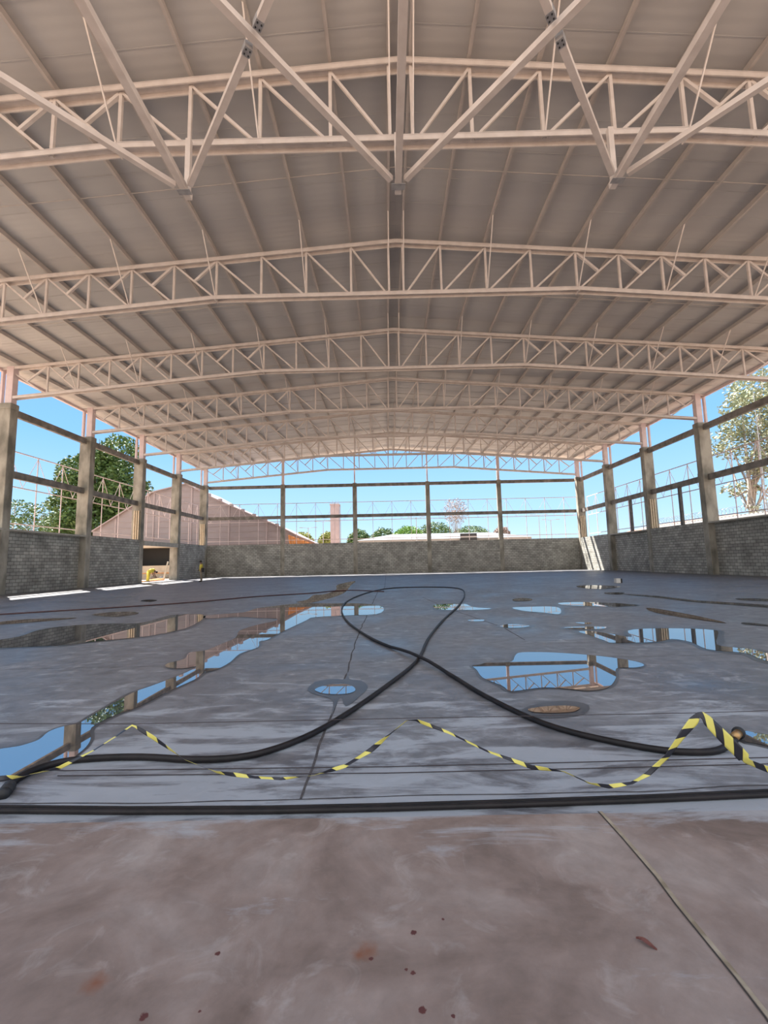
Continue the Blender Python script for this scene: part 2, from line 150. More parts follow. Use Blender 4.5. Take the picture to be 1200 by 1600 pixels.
TAPE_PATH = [(-2.255,0.198),(-2.086,0.198),(-1.919,0.211),(-1.736,0.248),(-1.555,0.334),(-1.440,0.403),(-1.364,0.453),(-1.344,0.446),(-1.254,0.393),(-1.081,0.278),(-0.912,0.212),(-0.711,0.183),(-0.577,0.174),(-0.410,0.187),(-0.243,0.231),(-0.108,0.308),(-0.006,0.386),(0.083,0.452),(0.131,0.451),(0.297,0.387),(0.493,0.291),(0.722,0.208),(0.886,0.183),(1.015,0.124),(1.112,0.107),(1.229,0.121),(1.315,0.163),(1.422,0.249),(1.515,0.358),(1.604,0.450),(1.624,0.446),(1.699,0.364),(1.788,0.268),(1.832,0.216),(1.895,0.190),(2.131,0.096)]
STRING_PATH = [(-2.758,0.485),(-1.358,0.456),(0.097,0.458),(1.615,0.456),(2.644,0.469)]
LEAFS = [(0.828,1.629)]
SPOTS = [(-0.094, 1.622, 0.045, 'rust'), (-0.125, 1.61, 0.03, 'rust'), (0.061, 1.695, 0.012, 'mudspot'), (-0.936, 1.524, 0.05, 'rust'), (-0.593, 1.624, 0.01, 'mudspot'), (0.05, 1.543, 0.009, 'mudspot'), (0.071, 1.427, 0.013, 'mudspot'), (0.157, 1.409, 0.007, 'mudspot'), (-0.727, 1.421, 0.014, 'mudspot'), (0.17, 1.751, 0.006, 'mudspot'), (0.03, 1.555, 0.006, 'mudspot'), (-0.082, 1.595, 0.008, 'mudspot'), (-0.572, 1.433, 0.005, 'mudspot')]
# ------------------------------------------------------------------ materials
def mat(name, c1, c2=None, scale=4., rough=.7, metal=0., bump=0., detail=6, spec=.5, rough2=None, stops=(.35, .65), stretch=(1, 1, 1)):
    m = bpy.data.materials.new(name); m.use_nodes = True; t = m.node_tree; b = t.nodes['Principled BSDF']
    b.inputs['Roughness'].default_value = rough; b.inputs['Metallic'].default_value = metal
    b.inputs['Specular IOR Level'].default_value = spec
    b.inputs['Base Color'].default_value = (*c1, 1)
    if c2:
        g = t.nodes.new('ShaderNodeNewGeometry'); mp = t.nodes.new('ShaderNodeMapping'); mp.inputs['Scale'].default_value = stretch
        nz = t.nodes.new('ShaderNodeTexNoise'); nz.inputs['Scale'].default_value = scale; nz.inputs['Detail'].default_value = detail
        cr = t.nodes.new('ShaderNodeValToRGB'); cr.color_ramp.elements[0].color = (*c1, 1); cr.color_ramp.elements[1].color = (*c2, 1)
        cr.color_ramp.elements[0].position = stops[0]; cr.color_ramp.elements[1].position = stops[1]
        t.links.new(g.outputs['Position'], mp.inputs[0]); t.links.new(mp.outputs[0], nz.inputs['Vector'])
        t.links.new(nz.outputs[0], cr.inputs[0]); t.links.new(cr.outputs[0], b.inputs['Base Color'])
        if rough2 is not None:
            mr = t.nodes.new('ShaderNodeMapRange'); mr.inputs[1].default_value = stops[0]; mr.inputs[2].default_value = stops[1]
            mr.inputs[3].default_value = rough; mr.inputs[4].default_value = rough2
            t.links.new(nz.outputs[0], mr.inputs[0]); t.links.new(mr.outputs[0], b.inputs['Roughness'])
        if bump:
            bp = t.nodes.new('ShaderNodeBump'); bp.inputs['Strength'].default_value = bump; bp.inputs['Distance'].default_value = .02
            t.links.new(nz.outputs[0], bp.inputs['Height']); t.links.new(bp.outputs[0], b.inputs['Normal'])
    return m
M = {}
M['steel'] = mat('primed_steel', (.60, .54, .50), (.69, .63, .59), 3, .5, 0, 0)
M['purlin'] = mat('purlin_steel', (.44, .40, .38), (.50, .46, .43), 3, .5)
M['galv'] = mat('galvanised_plate', (.30, .30, .31), (.40, .40, .41), 9, .5, .2)
M['column'] = mat('cast_concrete', (.17, .16, .13), (.40, .37, .31), 1.6, .85, 0, .3, 9, stretch=(1, 1, .5))
M['beam'] = mat('beam_concrete', (.13, .12, .105), (.27, .245, .22), 2.2, .85, 0, .3, 9)
M['cap'] = mat('sill_concrete', (.36, .34, .29), (.46, .43, .38), 3, .85)
M['board'] = mat('tan_board', (.62, .50, .34), (.72, .60, .44), 6, .7)
M['rubber'] = mat('black_rubber', (.008, .007, .008), (.018, .014, .015), 9, .5, spec=.3)
M['redhose'] = mat('red_rubber', (.06, .028, .03), (.09, .04, .04), 5, .5)
M['brass'] = mat('brass', (.45, .27, .12), None, rough=.4, metal=.8)
M['wire'] = mat('wire', (.04, .03, .035), None, rough=.6)
M['crack'] = mat('crack_dirt', (.05, .045, .05), (.10, .09, .09), 20, .9)
M['joint'] = mat('joint_filler', (.24, .19, .13), (.40, .34, .26), 14, .9)
M['jointdark'] = mat('joint_edge', (.05, .04, .035), None, rough=.9)
M['fence'] = mat('fence_steel', (.62, .50, .50), (.70, .58, .57), 3, .5)
M['darkpost'] = mat('dark_post', (.07, .065, .065), (.12, .11, .10), 6, .7)
M['white'] = mat('white_paint', (.62, .60, .57), (.70, .68, .64), 4, .7)
M['black'] = mat('black_paint_and_shade', (.02, .02, .022), None, rough=.6)
M['yellow'] = mat('yellow_cloth', (.62, .50, .05), (.72, .60, .09), 12, .8)
M['beigecloth'] = mat('khaki_cloth', (.24, .20, .15), (.32, .27, .20), 12, .85)
M['skin'] = mat('skin', (.22, .12, .08), None, rough=.6)
M['hair'] = mat('hair', (.015, .012, .01), None, rough=.7)
M['boot'] = mat('boot', (.03, .025, .02), None, rough=.6)
M['pink'] = mat('pink_cladding', (.27, .225, .23), (.31, .26, .265), .6, .6)
M['pinklight'] = mat('pink_trim', (.34, .27, .27), (.38, .31, .31), 1, .6)
M['orange'] = mat('orange_sheet', (.62, .24, .07), (.70, .30, .10), 2, .6)
M['tower'] = mat('tower_render', (.40, .32, .32), (.46, .37, .37), 1, .7)
M['whitewall'] = mat('white_render', (.36, .36, .36), (.42, .42, .42), .5, .7)
M['roofgrey'] = mat('grey_roof', (.20, .21, .23), (.25, .26, .28), .4, .6)
M['tile'] = mat('clay_tile', (.38, .17, .10), (.46, .22, .13), 3, .8)
M['shed'] = mat('shed_wall', (.48, .40, .31), (.56, .48, .38), 2, .8)
M['plank'] = mat('orange_plank', (.62, .28, .10), (.70, .38, .18), 4, .7)
M['bark'] = mat('bark', (.10, .075, .055), (.20, .16, .12), 6, .9)
M['palebark'] = mat('pale_bark', (.34, .29, .25), (.46, .40, .35), 6, .9)
M['leaf'] = mat('dark_leaves', (.05, .10, .025), (.12, .20, .05), 1.3, .55)
M['leafbright'] = mat('bright_leaves', (.10, .22, .03), (.22, .36, .06), 1.3, .55)
M['leafeuc'] = mat('eucalyptus_leaves', (.18, .22, .12), (.40, .40, .26), 1.6, .5)
M['leafdry'] = mat('dry_leaves', (.26, .19, .17), (.36, .27, .22), 1.3, .7)
M['leafyellow'] = mat('yellow_green_leaves', (.24, .27, .07), (.36, .38, .12), 1.3, .7)
M['ground'] = mat('red_soil', (.42, .28, .19), (.48, .36, .27), .25, .95)
# roof sheet: shallow ribs running up the slope and lap seams
def sheet_mat():
    m = mat('roof_sheet', (.45, .44, .435), (.52, .51, .50), .35, .42, 0, 0, stretch=(.4, 2.2, 1)); t = m.node_tree; b = t.nodes['Principled BSDF']
    g = t.nodes.new('ShaderNodeNewGeometry'); wv = t.nodes.new('ShaderNodeTexWave'); wv.bands_direction = 'Y'; wv.inputs['Scale'].default_value = 1.25
    wv.inputs['Distortion'].default_value = 0
    bp = t.nodes.new('ShaderNodeBump'); bp.inputs['Strength'].default_value = .16; bp.inputs['Distance'].default_value = .02
    t.links.new(g.outputs['Position'], wv.inputs['Vector']); t.links.new(wv.outputs['Fac'], bp.inputs['Height']); t.links.new(bp.outputs[0], b.inputs['Normal'])
    return m
M['sheet'] = sheet_mat()
def block_mat(name, axis):
    m = bpy.data.materials.new(name); m.use_nodes = True; t = m.node_tree; b = t.nodes['Principled BSDF']
    g = t.nodes.new('ShaderNodeNewGeometry'); sp = t.nodes.new('ShaderNodeSeparateXYZ'); cb = t.nodes.new('ShaderNodeCombineXYZ')
    t.links.new(g.outputs['Position'], sp.inputs[0]); t.links.new(sp.outputs[axis], cb.inputs[0]); t.links.new(sp.outputs['Z'], cb.inputs[1])
    br = t.nodes.new('ShaderNodeTexBrick'); br.inputs['Scale'].default_value = 1; br.inputs['Brick Width'].default_value = .39
    br.inputs['Row Height'].default_value = .19; br.inputs['Mortar Size'].default_value = .016; br.inputs['Mortar Smooth'].default_value = .3; br.inputs['Bias'].default_value = -.1
    br.inputs['Color1'].default_value = (.44, .43, .395, 1); br.inputs['Color2'].default_value = (.29, .283, .26, 1); br.inputs['Mortar'].default_value = (.14, .135, .125, 1)
    nz = t.nodes.new('ShaderNodeTexNoise'); nz.inputs['Scale'].default_value = 1.2; nz.inputs['Detail'].default_value = 8
    mx = t.nodes.new('ShaderNodeMix'); mx.data_type = 'RGBA'; mx.blend_type = 'MULTIPLY'; mx.inputs[0].default_value = .8
    cr = t.nodes.new('ShaderNodeValToRGB'); cr.color_ramp.elements[0].position = .3; cr.color_ramp.elements[0].color = (.6, .6, .58, 1); cr.color_ramp.elements[1].position = .7; cr.color_ramp.elements[1].color = (1.2, 1.2, 1.17, 1)
    t.links.new(g.outputs['Position'], nz.inputs['Vector']); t.links.new(nz.outputs[0], cr.inputs[0])
    t.links.new(cb.outputs[0], br.inputs['Vector']); t.links.new(br.outputs['Color'], mx.inputs[6]); t.links.new(cr.outputs[0], mx.inputs[7])
    t.links.new(mx.outputs[2], b.inputs['Base Color']); b.inputs['Roughness'].default_value = .9
    bp = t.nodes.new('ShaderNodeBump'); bp.inputs['Strength'].default_value = .6; bp.inputs['Distance'].default_value = .015; bp.invert = True
    t.links.new(br.outputs['Fac'], bp.inputs['Height']); t.links.new(bp.outputs[0], b.inputs['Normal'])
    return m
M['block_y'] = block_mat('block_masonry_side', 'Y'); M['block_x'] = block_mat('block_masonry_far', 'X')
def slab_mat(name, cols, big, fine, rough, stretch, edge=None, spots=(), mott=(.70, 1.20)):
    m = bpy.data.materials.new(name); m.use_nodes = True; t = m.node_tree; b = t.nodes['Principled BSDF']
    g = t.nodes.new('ShaderNodeNewGeometry'); mp = t.nodes.new('ShaderNodeMapping'); mp.inputs['Scale'].default_value = stretch
    t.links.new(g.outputs['Position'], mp.inputs[0])
    def nz(sc, det, dist=0.):
        q = t.nodes.new('ShaderNodeTexNoise'); q.inputs['Scale'].default_value = sc; q.inputs['Detail'].default_value = det; q.inputs['Distortion'].default_value = dist
        q.inputs['Roughness'].default_value = .62
        t.links.new(mp.outputs[0], q.inputs['Vector']); return q
    a = nz(big, 9, .6); c = t.nodes.new('ShaderNodeValToRGB'); t.links.new(a.outputs[0], c.inputs[0])
    el = c.color_ramp.elements; el[0].position = .30; el[0].color = (*cols[0], 1); el[1].position = .72; el[1].color = (*cols[2], 1)
    k = el.new(.5); k.color = (*cols[1], 1)
    f = nz(fine, 10, 1.2); c2 = t.nodes.new('ShaderNodeValToRGB'); t.links.new(f.outputs[0], c2.inputs[0])
    c2.color_ramp.elements[0].position = .56; c2.color_ramp.elements[0].color = (0, 0, 0, 1); c2.color_ramp.elements[1].position = .74; c2.color_ramp.elements[1].color = (.65, .65, .65, 1)
    mx = t.nodes.new('ShaderNodeMix'); mx.data_type = 'RGBA'; t.links.new(c2.outputs[0], mx.inputs[0])
    t.links.new(c.outputs[0], mx.inputs[6]); mx.inputs[7].default_value = (*cols[3], 1); last = mx.outputs[2]
    md_ = nz(fine*2.3, 14, .35); c4 = t.nodes.new('ShaderNodeValToRGB'); t.links.new(md_.outputs[0], c4.inputs[0])
    c4.color_ramp.elements[0].position = .34; c4.color_ramp.elements[0].color = (mott[0],)*3+(1,); c4.color_ramp.elements[1].position = .66; c4.color_ramp.elements[1].color = (mott[1],)*3+(1,)
    m5 = t.nodes.new('ShaderNodeMix'); m5.data_type = 'RGBA'; m5.blend_type = 'MULTIPLY'; m5.inputs[0].default_value = 1; t.links.new(last, m5.inputs[6]); t.links.new(c4.outputs[0], m5.inputs[7]); last = m5.outputs[2]
    def mth(op, x, y=None, cl=False):
        q = t.nodes.new('ShaderNodeMath'); q.operation = op; q.use_clamp = cl
        for i_, v_ in enumerate((x, y)):
            if v_ is None: continue
            if isinstance(v_, (int, float)): q.inputs[i_].default_value = v_
            else: t.links.new(v_, q.inputs[i_])
        return q.outputs[0]
    if edge:                                        # dried pale slurry in streaks near the slab edge
        ya, yb, colr = edge; sp = t.nodes.new('ShaderNodeSeparateXYZ'); t.links.new(g.outputs['Position'], sp.inputs[0])
        r_ = t.nodes.new('ShaderNodeMapRange'); r_.inputs[1].default_value = ya; r_.inputs[2].default_value = yb; t.links.new(sp.outputs['Y'], r_.inputs[0])
        m2 = t.nodes.new('ShaderNodeMapping'); m2.inputs['Scale'].default_value = (.55, 2.2, 1); t.links.new(g.outputs['Position'], m2.inputs[0])
        n3 = t.nodes.new('ShaderNodeTexNoise'); n3.inputs['Scale'].default_value = 1.7; n3.inputs['Detail'].default_value = 11; n3.inputs['Roughness'].default_value = .68; n3.inputs['Distortion'].default_value = .5
        t.links.new(m2.outputs[0], n3.inputs['Vector'])
        k3 = mth('MULTIPLY', mth('SUBTRACT', mth('ADD', n3.outputs[0], mth('MULTIPLY', r_.outputs[0], .20)), .62), 11., True)
        k3 = mth("MULTIPLY", k3, .62)
        m3 = t.nodes.new('ShaderNodeMix'); m3.data_type = 'RGBA'; t.links.new(k3, m3.inputs[0]); t.links.new(last, m3.inputs[6]); m3.inputs[7].default_value = (*colr, 1); last = m3.outputs[2]
    for (sx_, sy_, sr_, kind) in spots:
        vd = t.nodes.new('ShaderNodeVectorMath'); vd.operation = 'DISTANCE'; t.links.new(g.outputs['Position'], vd.inputs[0]); vd.inputs[1].default_value = (sx_, sy_, 0)
        r_ = t.nodes.new('ShaderNodeMapRange'); r_.inputs[1].default_value = sr_*1.5; r_.inputs[2].default_value = 0.; t.links.new(vd.outputs['Value'], r_.inputs[0])
        n3 = t.nodes.new('ShaderNodeTexNoise'); n3.inputs['Scale'].default_value = 1.1/sr_; n3.inputs['Detail'].default_value = 6; t.links.new(g.outputs['Position'], n3.inputs['Vector'])
        k3 = mth('MULTIPLY', mth('SUBTRACT', mth('ADD', n3.outputs[0], r_.outputs[0]), .85), 1.3 if kind == 'rust' else 6., True)
        k3 = mth('MULTIPLY', k3, mth('GREATER_THAN', r_.outputs[0], 0.))
        m3 = t.nodes.new('ShaderNodeMix'); m3.data_type = 'RGBA'; t.links.new(k3, m3.inputs[0]); t.links.new(last, m3.inputs[6])
        m3.inputs[7].default_value = (.22, .085, .045, 1) if kind == 'rust' else (.10, .03, .028, 1); last = m3.outputs[2]
    t.links.new(last, b.inputs['Base Color'])
    mr = t.nodes.new('ShaderNodeMapRange'); mr.inputs[1].default_value = .3; mr.inputs[2].default_value = .7; mr.inputs[3].default_value = rough[0]; mr.inputs[4].default_value = rough[1]
    t.links.new(a.outputs[0], mr.inputs[0]); t.links.new(mr.outputs[0], b.inputs['Roughness'])
    bp = t.nodes.new('ShaderNodeBump'); bp.inputs['Strength'].default_value = .25; bp.inputs['Distance'].default_value = .01
    t.links.new(f.outputs[0], bp.inputs['Height']); t.links.new(bp.outputs[0], b.inputs['Normal'])
    return m
M['slab'] = slab_mat('power_trowelled_slab', ((.095, .098, .115), (.165, .168, .185), (.24, .245, .265), (.46, .48, .52)), .8, 2.6, (.28, .58), (.8, 1, 1), (5.5, 2.7, (.46, .50, .56)))  # blue cast of the greys is sky sheen put into the slab colour
M['apron'] = slab_mat('soil_stained_apron', ((.15, .105, .085), (.26, .195, .17), (.36, .30, .275), (.44, .39, .37)), 1.5, 4.0, (.55, .75), (1, 1, 1), (2.15, 2.42, (.42, .44, .48)), SPOTS, (.88, 1.1))
M['wet'] = mat('wet_slab', (.035, .034, .038), (.06, .058, .062), 3, .3)
M['wetbrown'] = mat('wet_brown_silt', (.10, .085, .075), (.14, .12, .11), 3, .35)
M['rust'] = mat('rust_stain', (.30, .13, .07), (.24, .13, .09), 12, .8)
M['mudspot'] = mat('red_mud_splash', (.13, .04, .03), (.18, .07, .06), 20, .7)
def water_mat(name, base):
    m = bpy.data.materials.new(name); m.use_nodes = True; t = m.node_tree; b = t.nodes['Principled BSDF']
    b.inputs['Base Color'].default_value = (*base, 1); b.inputs['Roughness'].default_value = .012
    b.inputs['IOR'].default_value = 4.6; b.inputs['Specular IOR Level'].default_value = .5
    b.inputs['Coat Weight'].default_value = .0
    return m
M['water'] = water_mat('standing_water', (.055, .06, .07)); M['muddy'] = water_mat('mud_and_reflection_water', (.13, .085, .055))
# ------------------------------------------------------------------ main dimensions (metres)
XM = .57                              # ridge line
XL, XR = -19.75, 20.90                # inner faces of the side columns
YC, YD, YE, YF, YG = 23.1, 29.53, 35.94, 42.36, 48.77
ZW, ZM, ZT = 3.43, 6.56, 10.05        # wall top, middle beam, column top
ZCH, HALF = 10.40, 20.3               # truss seat height, half span of the clear bay
def ztop(x): return 13.80-.081*abs(x-XM)
# ------------------------------------------------------------------ setting
struct(MB().box(-400, 400, -60, 700, -.30, -.12).build('ground', M['ground']))
struct(MB().box(XL-.9, XR+.9, 2.40, YG+.4, -.25, 0).build('floor', M['slab']))
struct(MB().box(XL-.9, XR+.9, -8, 2.40, -.25, 0).build('floor.001', M['apron']))
struct(MB().box(XL-4.5, XL-.9, 20, YG+.4, -.25, -.03).build('ground.001', M['ground']))
def wall(segs): 
    b = MB()
    for s in segs: b.box(*s)
    return b
wl = wall([(XL-.62, XL-.42, 9, YD-.5, 0, ZW-.12), (XL-.23, XL-.03, YD-.02, YE-.02, 0, ZW), (XL-.23, XL-.03, YF-.02, YG, 0, ZW)])
struct(wl.build('wall_left', M['block_y']))
wr = wall([(XR+.42, XR+.62, 9, YD-.5, 0, ZW-.12), (XR+.03, XR+.23, YD-.02, YE-.02, 0, ZW), (XR+.42, XR+.62, YE, YF-.5, 0, ZW-.12), (XR+.03, XR+.23, YF-.02, YG, 0, ZW)])
struct(wr.build('wall_right', M['block_y']))
struct(MB().box(XL-.02, XR+.02, YG+.02, YG+.22, 0, ZW).build('wall_far', M['block_x']))
def trim(k, m, *b):
    q = MB()
    for s in b: q.box(*s)
    return struct(q.build('trim_%d' % k, M[m]))
trim(1, 'cap', (XL-.66, XL+.02, 9, YD-.5, ZW-.12, ZW-.02))
trim(2, 'cap', (XL-.62, XL+.06, YE, YF-.5, ZW-.42, ZW-.06))
trim(3, 'cap', (XR-.02, XR+.66, 9, YD-.5, ZW-.12, ZW-.02))
trim(4, 'cap', (XR-.02, XR+.66, YE, YF-.5, ZW-.12, ZW-.02))
# roof sheeting, two slopes with a thickness of their own
RX = 21.75
rf = MB(); Y0r, Y1r = 2.2, YG+.9
for sx in (-1, 1):
    a, c = XM, XM+sx*(RX-XM*0)
    za, zc = ztop(a)+.30, ztop(c)+.30
    vs = [(a, Y0r, za), (c, Y0r, zc), (c, Y1r, zc), (a, Y1r, za), (a, Y0r, za+.05), (c, Y0r, zc+.05), (c, Y1r, zc+.05), (a, Y1r, za+.05)]
    rf.add(vs, [(0, 1, 2, 3), (7, 6, 5, 4), (0, 4, 5, 1), (1, 5, 6, 2), (2, 6, 7, 3), (3, 7, 4, 0)])
roof = struct(rf.build('ceiling', M['sheet']))
# lap seams of the sheets: flat strips across the slope under the sheet
seam = MB(); yy = 5.0
while yy < YG+.5:
    for sx in (-1, 1):
        seam.bar((XM, yy, ztop(XM)+.292), (XM+sx*RX, yy, ztop(XM+RX)+.292), .03, .008)
    yy += 1.07
struct(seam.build('trim_5', M['sheet']))
# ------------------------------------------------------------------ roof steel
ORD = ['', 'first', 'second', 'third', 'fourth', 'fifth', 'sixth', 'seventh', 'eighth', 'ninth', 'tenth', 'eleventh', 'twelfth', 'thirteenth', 'fourteenth']
NODES = [0, 1.75, 3.5, 5.25, 7.0]+[7.0+1.6625*k for k in range(1, 9)]
def zbot(ax): return 11.54 if ax <= 7.0 else 11.54-(ax-7.0)/(HALF-7.0)*(11.54-ZCH)
def zt_(ax): return 13.80-.081*ax-.10
def channel(pts, wd=.30, ht=.14, t=.03):          # inverted U section along a polyline in the XZ plane
    b = MB()
    for (a, c) in zip(pts[:-1], pts[1:]):
        A = Vector((a[0], 0, a[1])); C_ = Vector((c[0], 0, c[1]))
        b.bar(A+Vector((0, 0, ht/2)), C_+Vector((0, 0, ht/2)), wd, t)
        for s in (-1, 1):
            b.bar(A+Vector((0, s*(wd/2-t/2), 0)), C_+Vector((0, s*(wd/2-t/2), 0)), t, ht)
    return b
def make_truss(y):
    T = empty('roof_truss', (XM, y, 0), '', 'roof truss', 'arched roof trusses spanning the hall')
    S = M['steel']
    channel([(-21.2, zt_(21.2)), (0, zt_(0)), (21.2, zt_(21.2))]).build('top_chord', S, T)
    channel([(-HALF-.1, ZCH), (-7, 11.54), (7, 11.54), (HALF+.1, ZCH)]).build('bottom_chord', S, T)
    for sx in (-1, 1):
        for i, ax in enumerate(NODES):
            x = sx*(ax if i else .28)
            if i < 12:
                MB().bar((x, 0, zbot(abs(x))), (x, 0, zt_(abs(x))), .08, .08).build('web_post', S, T)
            if i < 12:
                bx = NODES[i+1]; x0_ = x if i else sx*.34
                a = Vector((x0_, 0, zbot(abs(x0_)))); c = Vector((sx*bx, 0, zt_(bx)))
                if i == 11: c = Vector((sx*(HALF+.5), 0, zt_(HALF+.5)))
                MB().bar(a+(c-a).normalized()*.08, c, .065, .065).build('web_diagonal', S, T)
                if i >= 4:
                    m_ = a+(c-a)*.52; t0 = Vector((sx*ax, 0, zt_(ax)))
                    MB().bar(t0+(m_-t0)*.06, m_, .085, .085).build('knee_brace', S, T)
            if i % 2 == 0 and i < 12 or i == 0:
                z1 = ztop(XM+x)+.05
                MB().bar((x, -.10, zbot(abs(x))+.02), (x, -1.42, z1+.06), .035, .035).build('fly_brace', S, T)
    for sx in (-1, 1):
        MB().box(sx*7-.02, sx*7+.02, -.16, .16, 11.44, 11.66).build('splice_plate', M['steel'], T)
    return T
TY = [3.35, 9.9, 16.2, YC-.25, YD-.25, YE-.25, YF-.25, YG-.22]
TL = ['', 'nearest roof truss in view, overhead across the top of the picture with tubes under it', 'cream roof truss hung second from the viewer, bent chord ends cut by the picture edges',
 'roof truss third from the viewer, seated on the nearest concrete column at left', 'roof truss fourth from the viewer, landing beside the big tree at left',
 'roof truss fifth from the viewer, landing on the column beside the wall opening', 'last roof truss fully under the sheeting, one before the end truss', 'end roof truss seen against blue sky above the far wall']
t0 = make_truss(TY[1]); t0['label'] = TL[1]
KIDS['roof_truss'] = kids(t0)
for i in range(2, 8): copy_tree(t0, (XM, TY[i], 0), TL[i])
# purlins
py0, py1 = 2.4, YG+.75
for sx in (-1, 1):
    side = 'left' if sx < 0 else 'right'
    for i, ax in enumerate(NODES):
        x = XM+sx*(ax if i else .28); z = ztop(x)+.19
        b = MB().box(x-.035, x+.035, py0, py1, z-.09, z+.09).box(x-.05 if sx > 0 else x, x if sx > 0 else x+.05, py0, py1, z-.10, z-.08)
        lab = ('double ridge purlin, %s one of the pair along the roof peak' % side) if i == 0 else \
              'long steel purlin under the roof sheeting, %s one to the %s of the ridge' % (ORD[i], side)
        tag(b.build('roof_purlin', M['purlin']), lab, 'purlin', 'roof purlins')
# sag rods across each bay
SL = ['nearest', 'second', 'third', 'fourth', 'fifth', 'farthest']
for k in range(6):
    y = (TY[k+1]+TY[k+2])/2; b = MB()
    b.bar((XM-20.3, y, ztop(XM+20.3)+.14), (XM, y, ztop(XM)+.14), .022, .022).bar((XM, y, ztop(XM)+.14), (XM+20.3, y, ztop(XM+20.3)+.14), .022, .022)
    tag(b.build('sag_rod', M['purlin']), 'thin cross rod tying the purlins midway between trusses, %s from the viewer' % SL[k], 'rod', 'purlin cross rods')
# lower longitudinal tubes and crossed braces beneath the nearest truss
ZB, YB0, YB1 = 10.05, 3.35, 9.72
for x, nm in ((-5.0, 'left'), (0, 'middle'), (5.1, 'right')):
    r = empty('bracing_tube', (XM-.13+x, YB1, ZB), 'long square tube running overhead toward the viewer, %s one of three' % nm, 'steel tube', 'lower bracing tubes')
    MB().bar((0, YB0-YB1, 0), (0, 0, 0), .15, .15).build('tube', M['steel'], r)
    MB().bar((0, -.10, .05), (0, -.10, 1.42), .12, .12).build('hanger_post', M['steel'], r)
    if nm == 'middle' : MB().box(-.16, .16, -.34, -.16, -.095, -.085).build('gusset_plate', M['galv'], r)
    else: MB().box(-.15, .15, -.34, -.18, -.095, -.085).build('gusset_plate', M['galv'], r)
xs = [-10.2, -5.1, 0, 5.1, 10.2]; c0 = XM-.13
def brace(xa, ya, xb, yb, lab, split=False):
    a = Vector((xa, ya, ZB)); b_ = Vector((xb, yb, ZB)); d = (b_-a).normalized()
    a = a+d*.28; b_ = b_-d*.28; m_ = (a+b_)/2
    r = empty('cross_brace', tuple(a), lab, 'brace', 'crossed roof braces')
    def B(p, q, w_, m, nm): MB().bar(p-a, q-a, w_, w_).build(nm, M[m], r)
    if split:
        B(a, m_-d*.22, .12, 'steel', 'brace_tube'); B(m_+d*.22, b_, .12, 'steel', 'brace_tube')
        for q in (m_-d*.24, m_+d*.24):
            pl = MB().bar(q-d*.08-a, q+d*.08-a, .135, .135).build('bolted_plate', M['galv'], r)
            sd = d.cross(Vector((0, 0, 1)))
            for i_ in (-1, 1):
                for j_ in (-1, 1):
                    cp = q-a+d*.04*i_+sd*.035*j_; MB().tube([cp+Vector((0, 0, -.085)), cp+Vector((0, 0, -.06))], .013, 6).build('bolt', M['black'], pl)
    else: B(a, b_, .12, 'steel', 'brace_tube')
yN, yF = YB0+.05, YB1-.15
brace(c0-5.0, yN, c0, yF, 'unbroken diagonal tube running from upper left down to the middle overhead node')
brace(c0-5.0, yF, c0, yN, 'diagonal tube split by bolted plates, rising right from the left overhead node', True)
brace(c0+5.1, yN, c0, yF, 'unbroken diagonal tube running from upper right down to the middle overhead node')
brace(c0+5.1, yF, c0, yN, 'diagonal tube split by bolted plates, rising left from the right overhead node', True)
brace(c0-10.2, yN, c0-5.0, yF, 'diagonal tube crossing the upper left corner to the left overhead node')
brace(c0+10.2, yN, c0+5.1, yF, 'diagonal tube crossing the upper right corner to the right overhead node')
# eave beams
for sx, nm in ((-1, 'left'), (1, 'right')):
    x = XM+sx*21.05; z = ztop(x)-.15
    tag(MB().box(x-.06, x+.06, 9, YG+.3, z-.08, z+.08).build('eave_beam', M['fence']), 'pinkish eave beam running along the %s edge of the roof' % nm, 'beam')
    x = XM+sx*21.72; z = ztop(x)+.2
    tag(MB().box(x-.05, x+.05, 2.4, YG+.9, z-.06, z+.14).build('roof_gutter', M['fence']), 'thin pale gutter along the %s roof edge' % nm, 'gutter')
# ------------------------------------------------------------------ concrete frame
def column(x0, x1, y0, y1, zt, label, cap=True):
    cx, cy = (x0+x1)/2, (y0+y1)/2; w_, d_ = (x1-x0)/2, (y1-y0)/2
    r = empty('concrete_column', (cx, cy, 0), label, 'column')
    MB().box(-w_, w_, -d_, d_, 0, zt-(.3 if cap else 0), .02).build('shaft', M['column'], r)
    if cap: MB().box(-w_-.03, w_+.03, -d_-.03, d_+.03, zt-.3, zt, .03).build('column_head', M['column'], r)
    if cap: MB().box(-w_-.015, w_+.015, -d_-.015, d_+.015, ZM-.45, ZM+.12, .02).build('beam_collar', M['column'], r)
    return r
side = [('left', -1, YC, 'at the left picture edge, nearest of the left row'), ('left', -1, YD, 'second from the viewer in the left row, in front of the big tree'),
 ('left', -1, YE, 'third in the left row, with tan boards beside it'), ('left', -1, YF, 'fourth in the left row, beyond the wall opening'), ('left', -1, YG, 'at the far left corner of the hall'),
 ('right', 1, YC, 'in the right row just outside the picture edge'), ('right', 1, YD, 'in the right row nearest in view, widest of them'), ('right', 1, YE, 'in the right row with tan boards, second in view'),
 ('right', 1, YF, 'in the right row, third in view before the corner'), ('right', 1, YG, 'at the far right corner above the sunlit wall patch')]
CW = .76
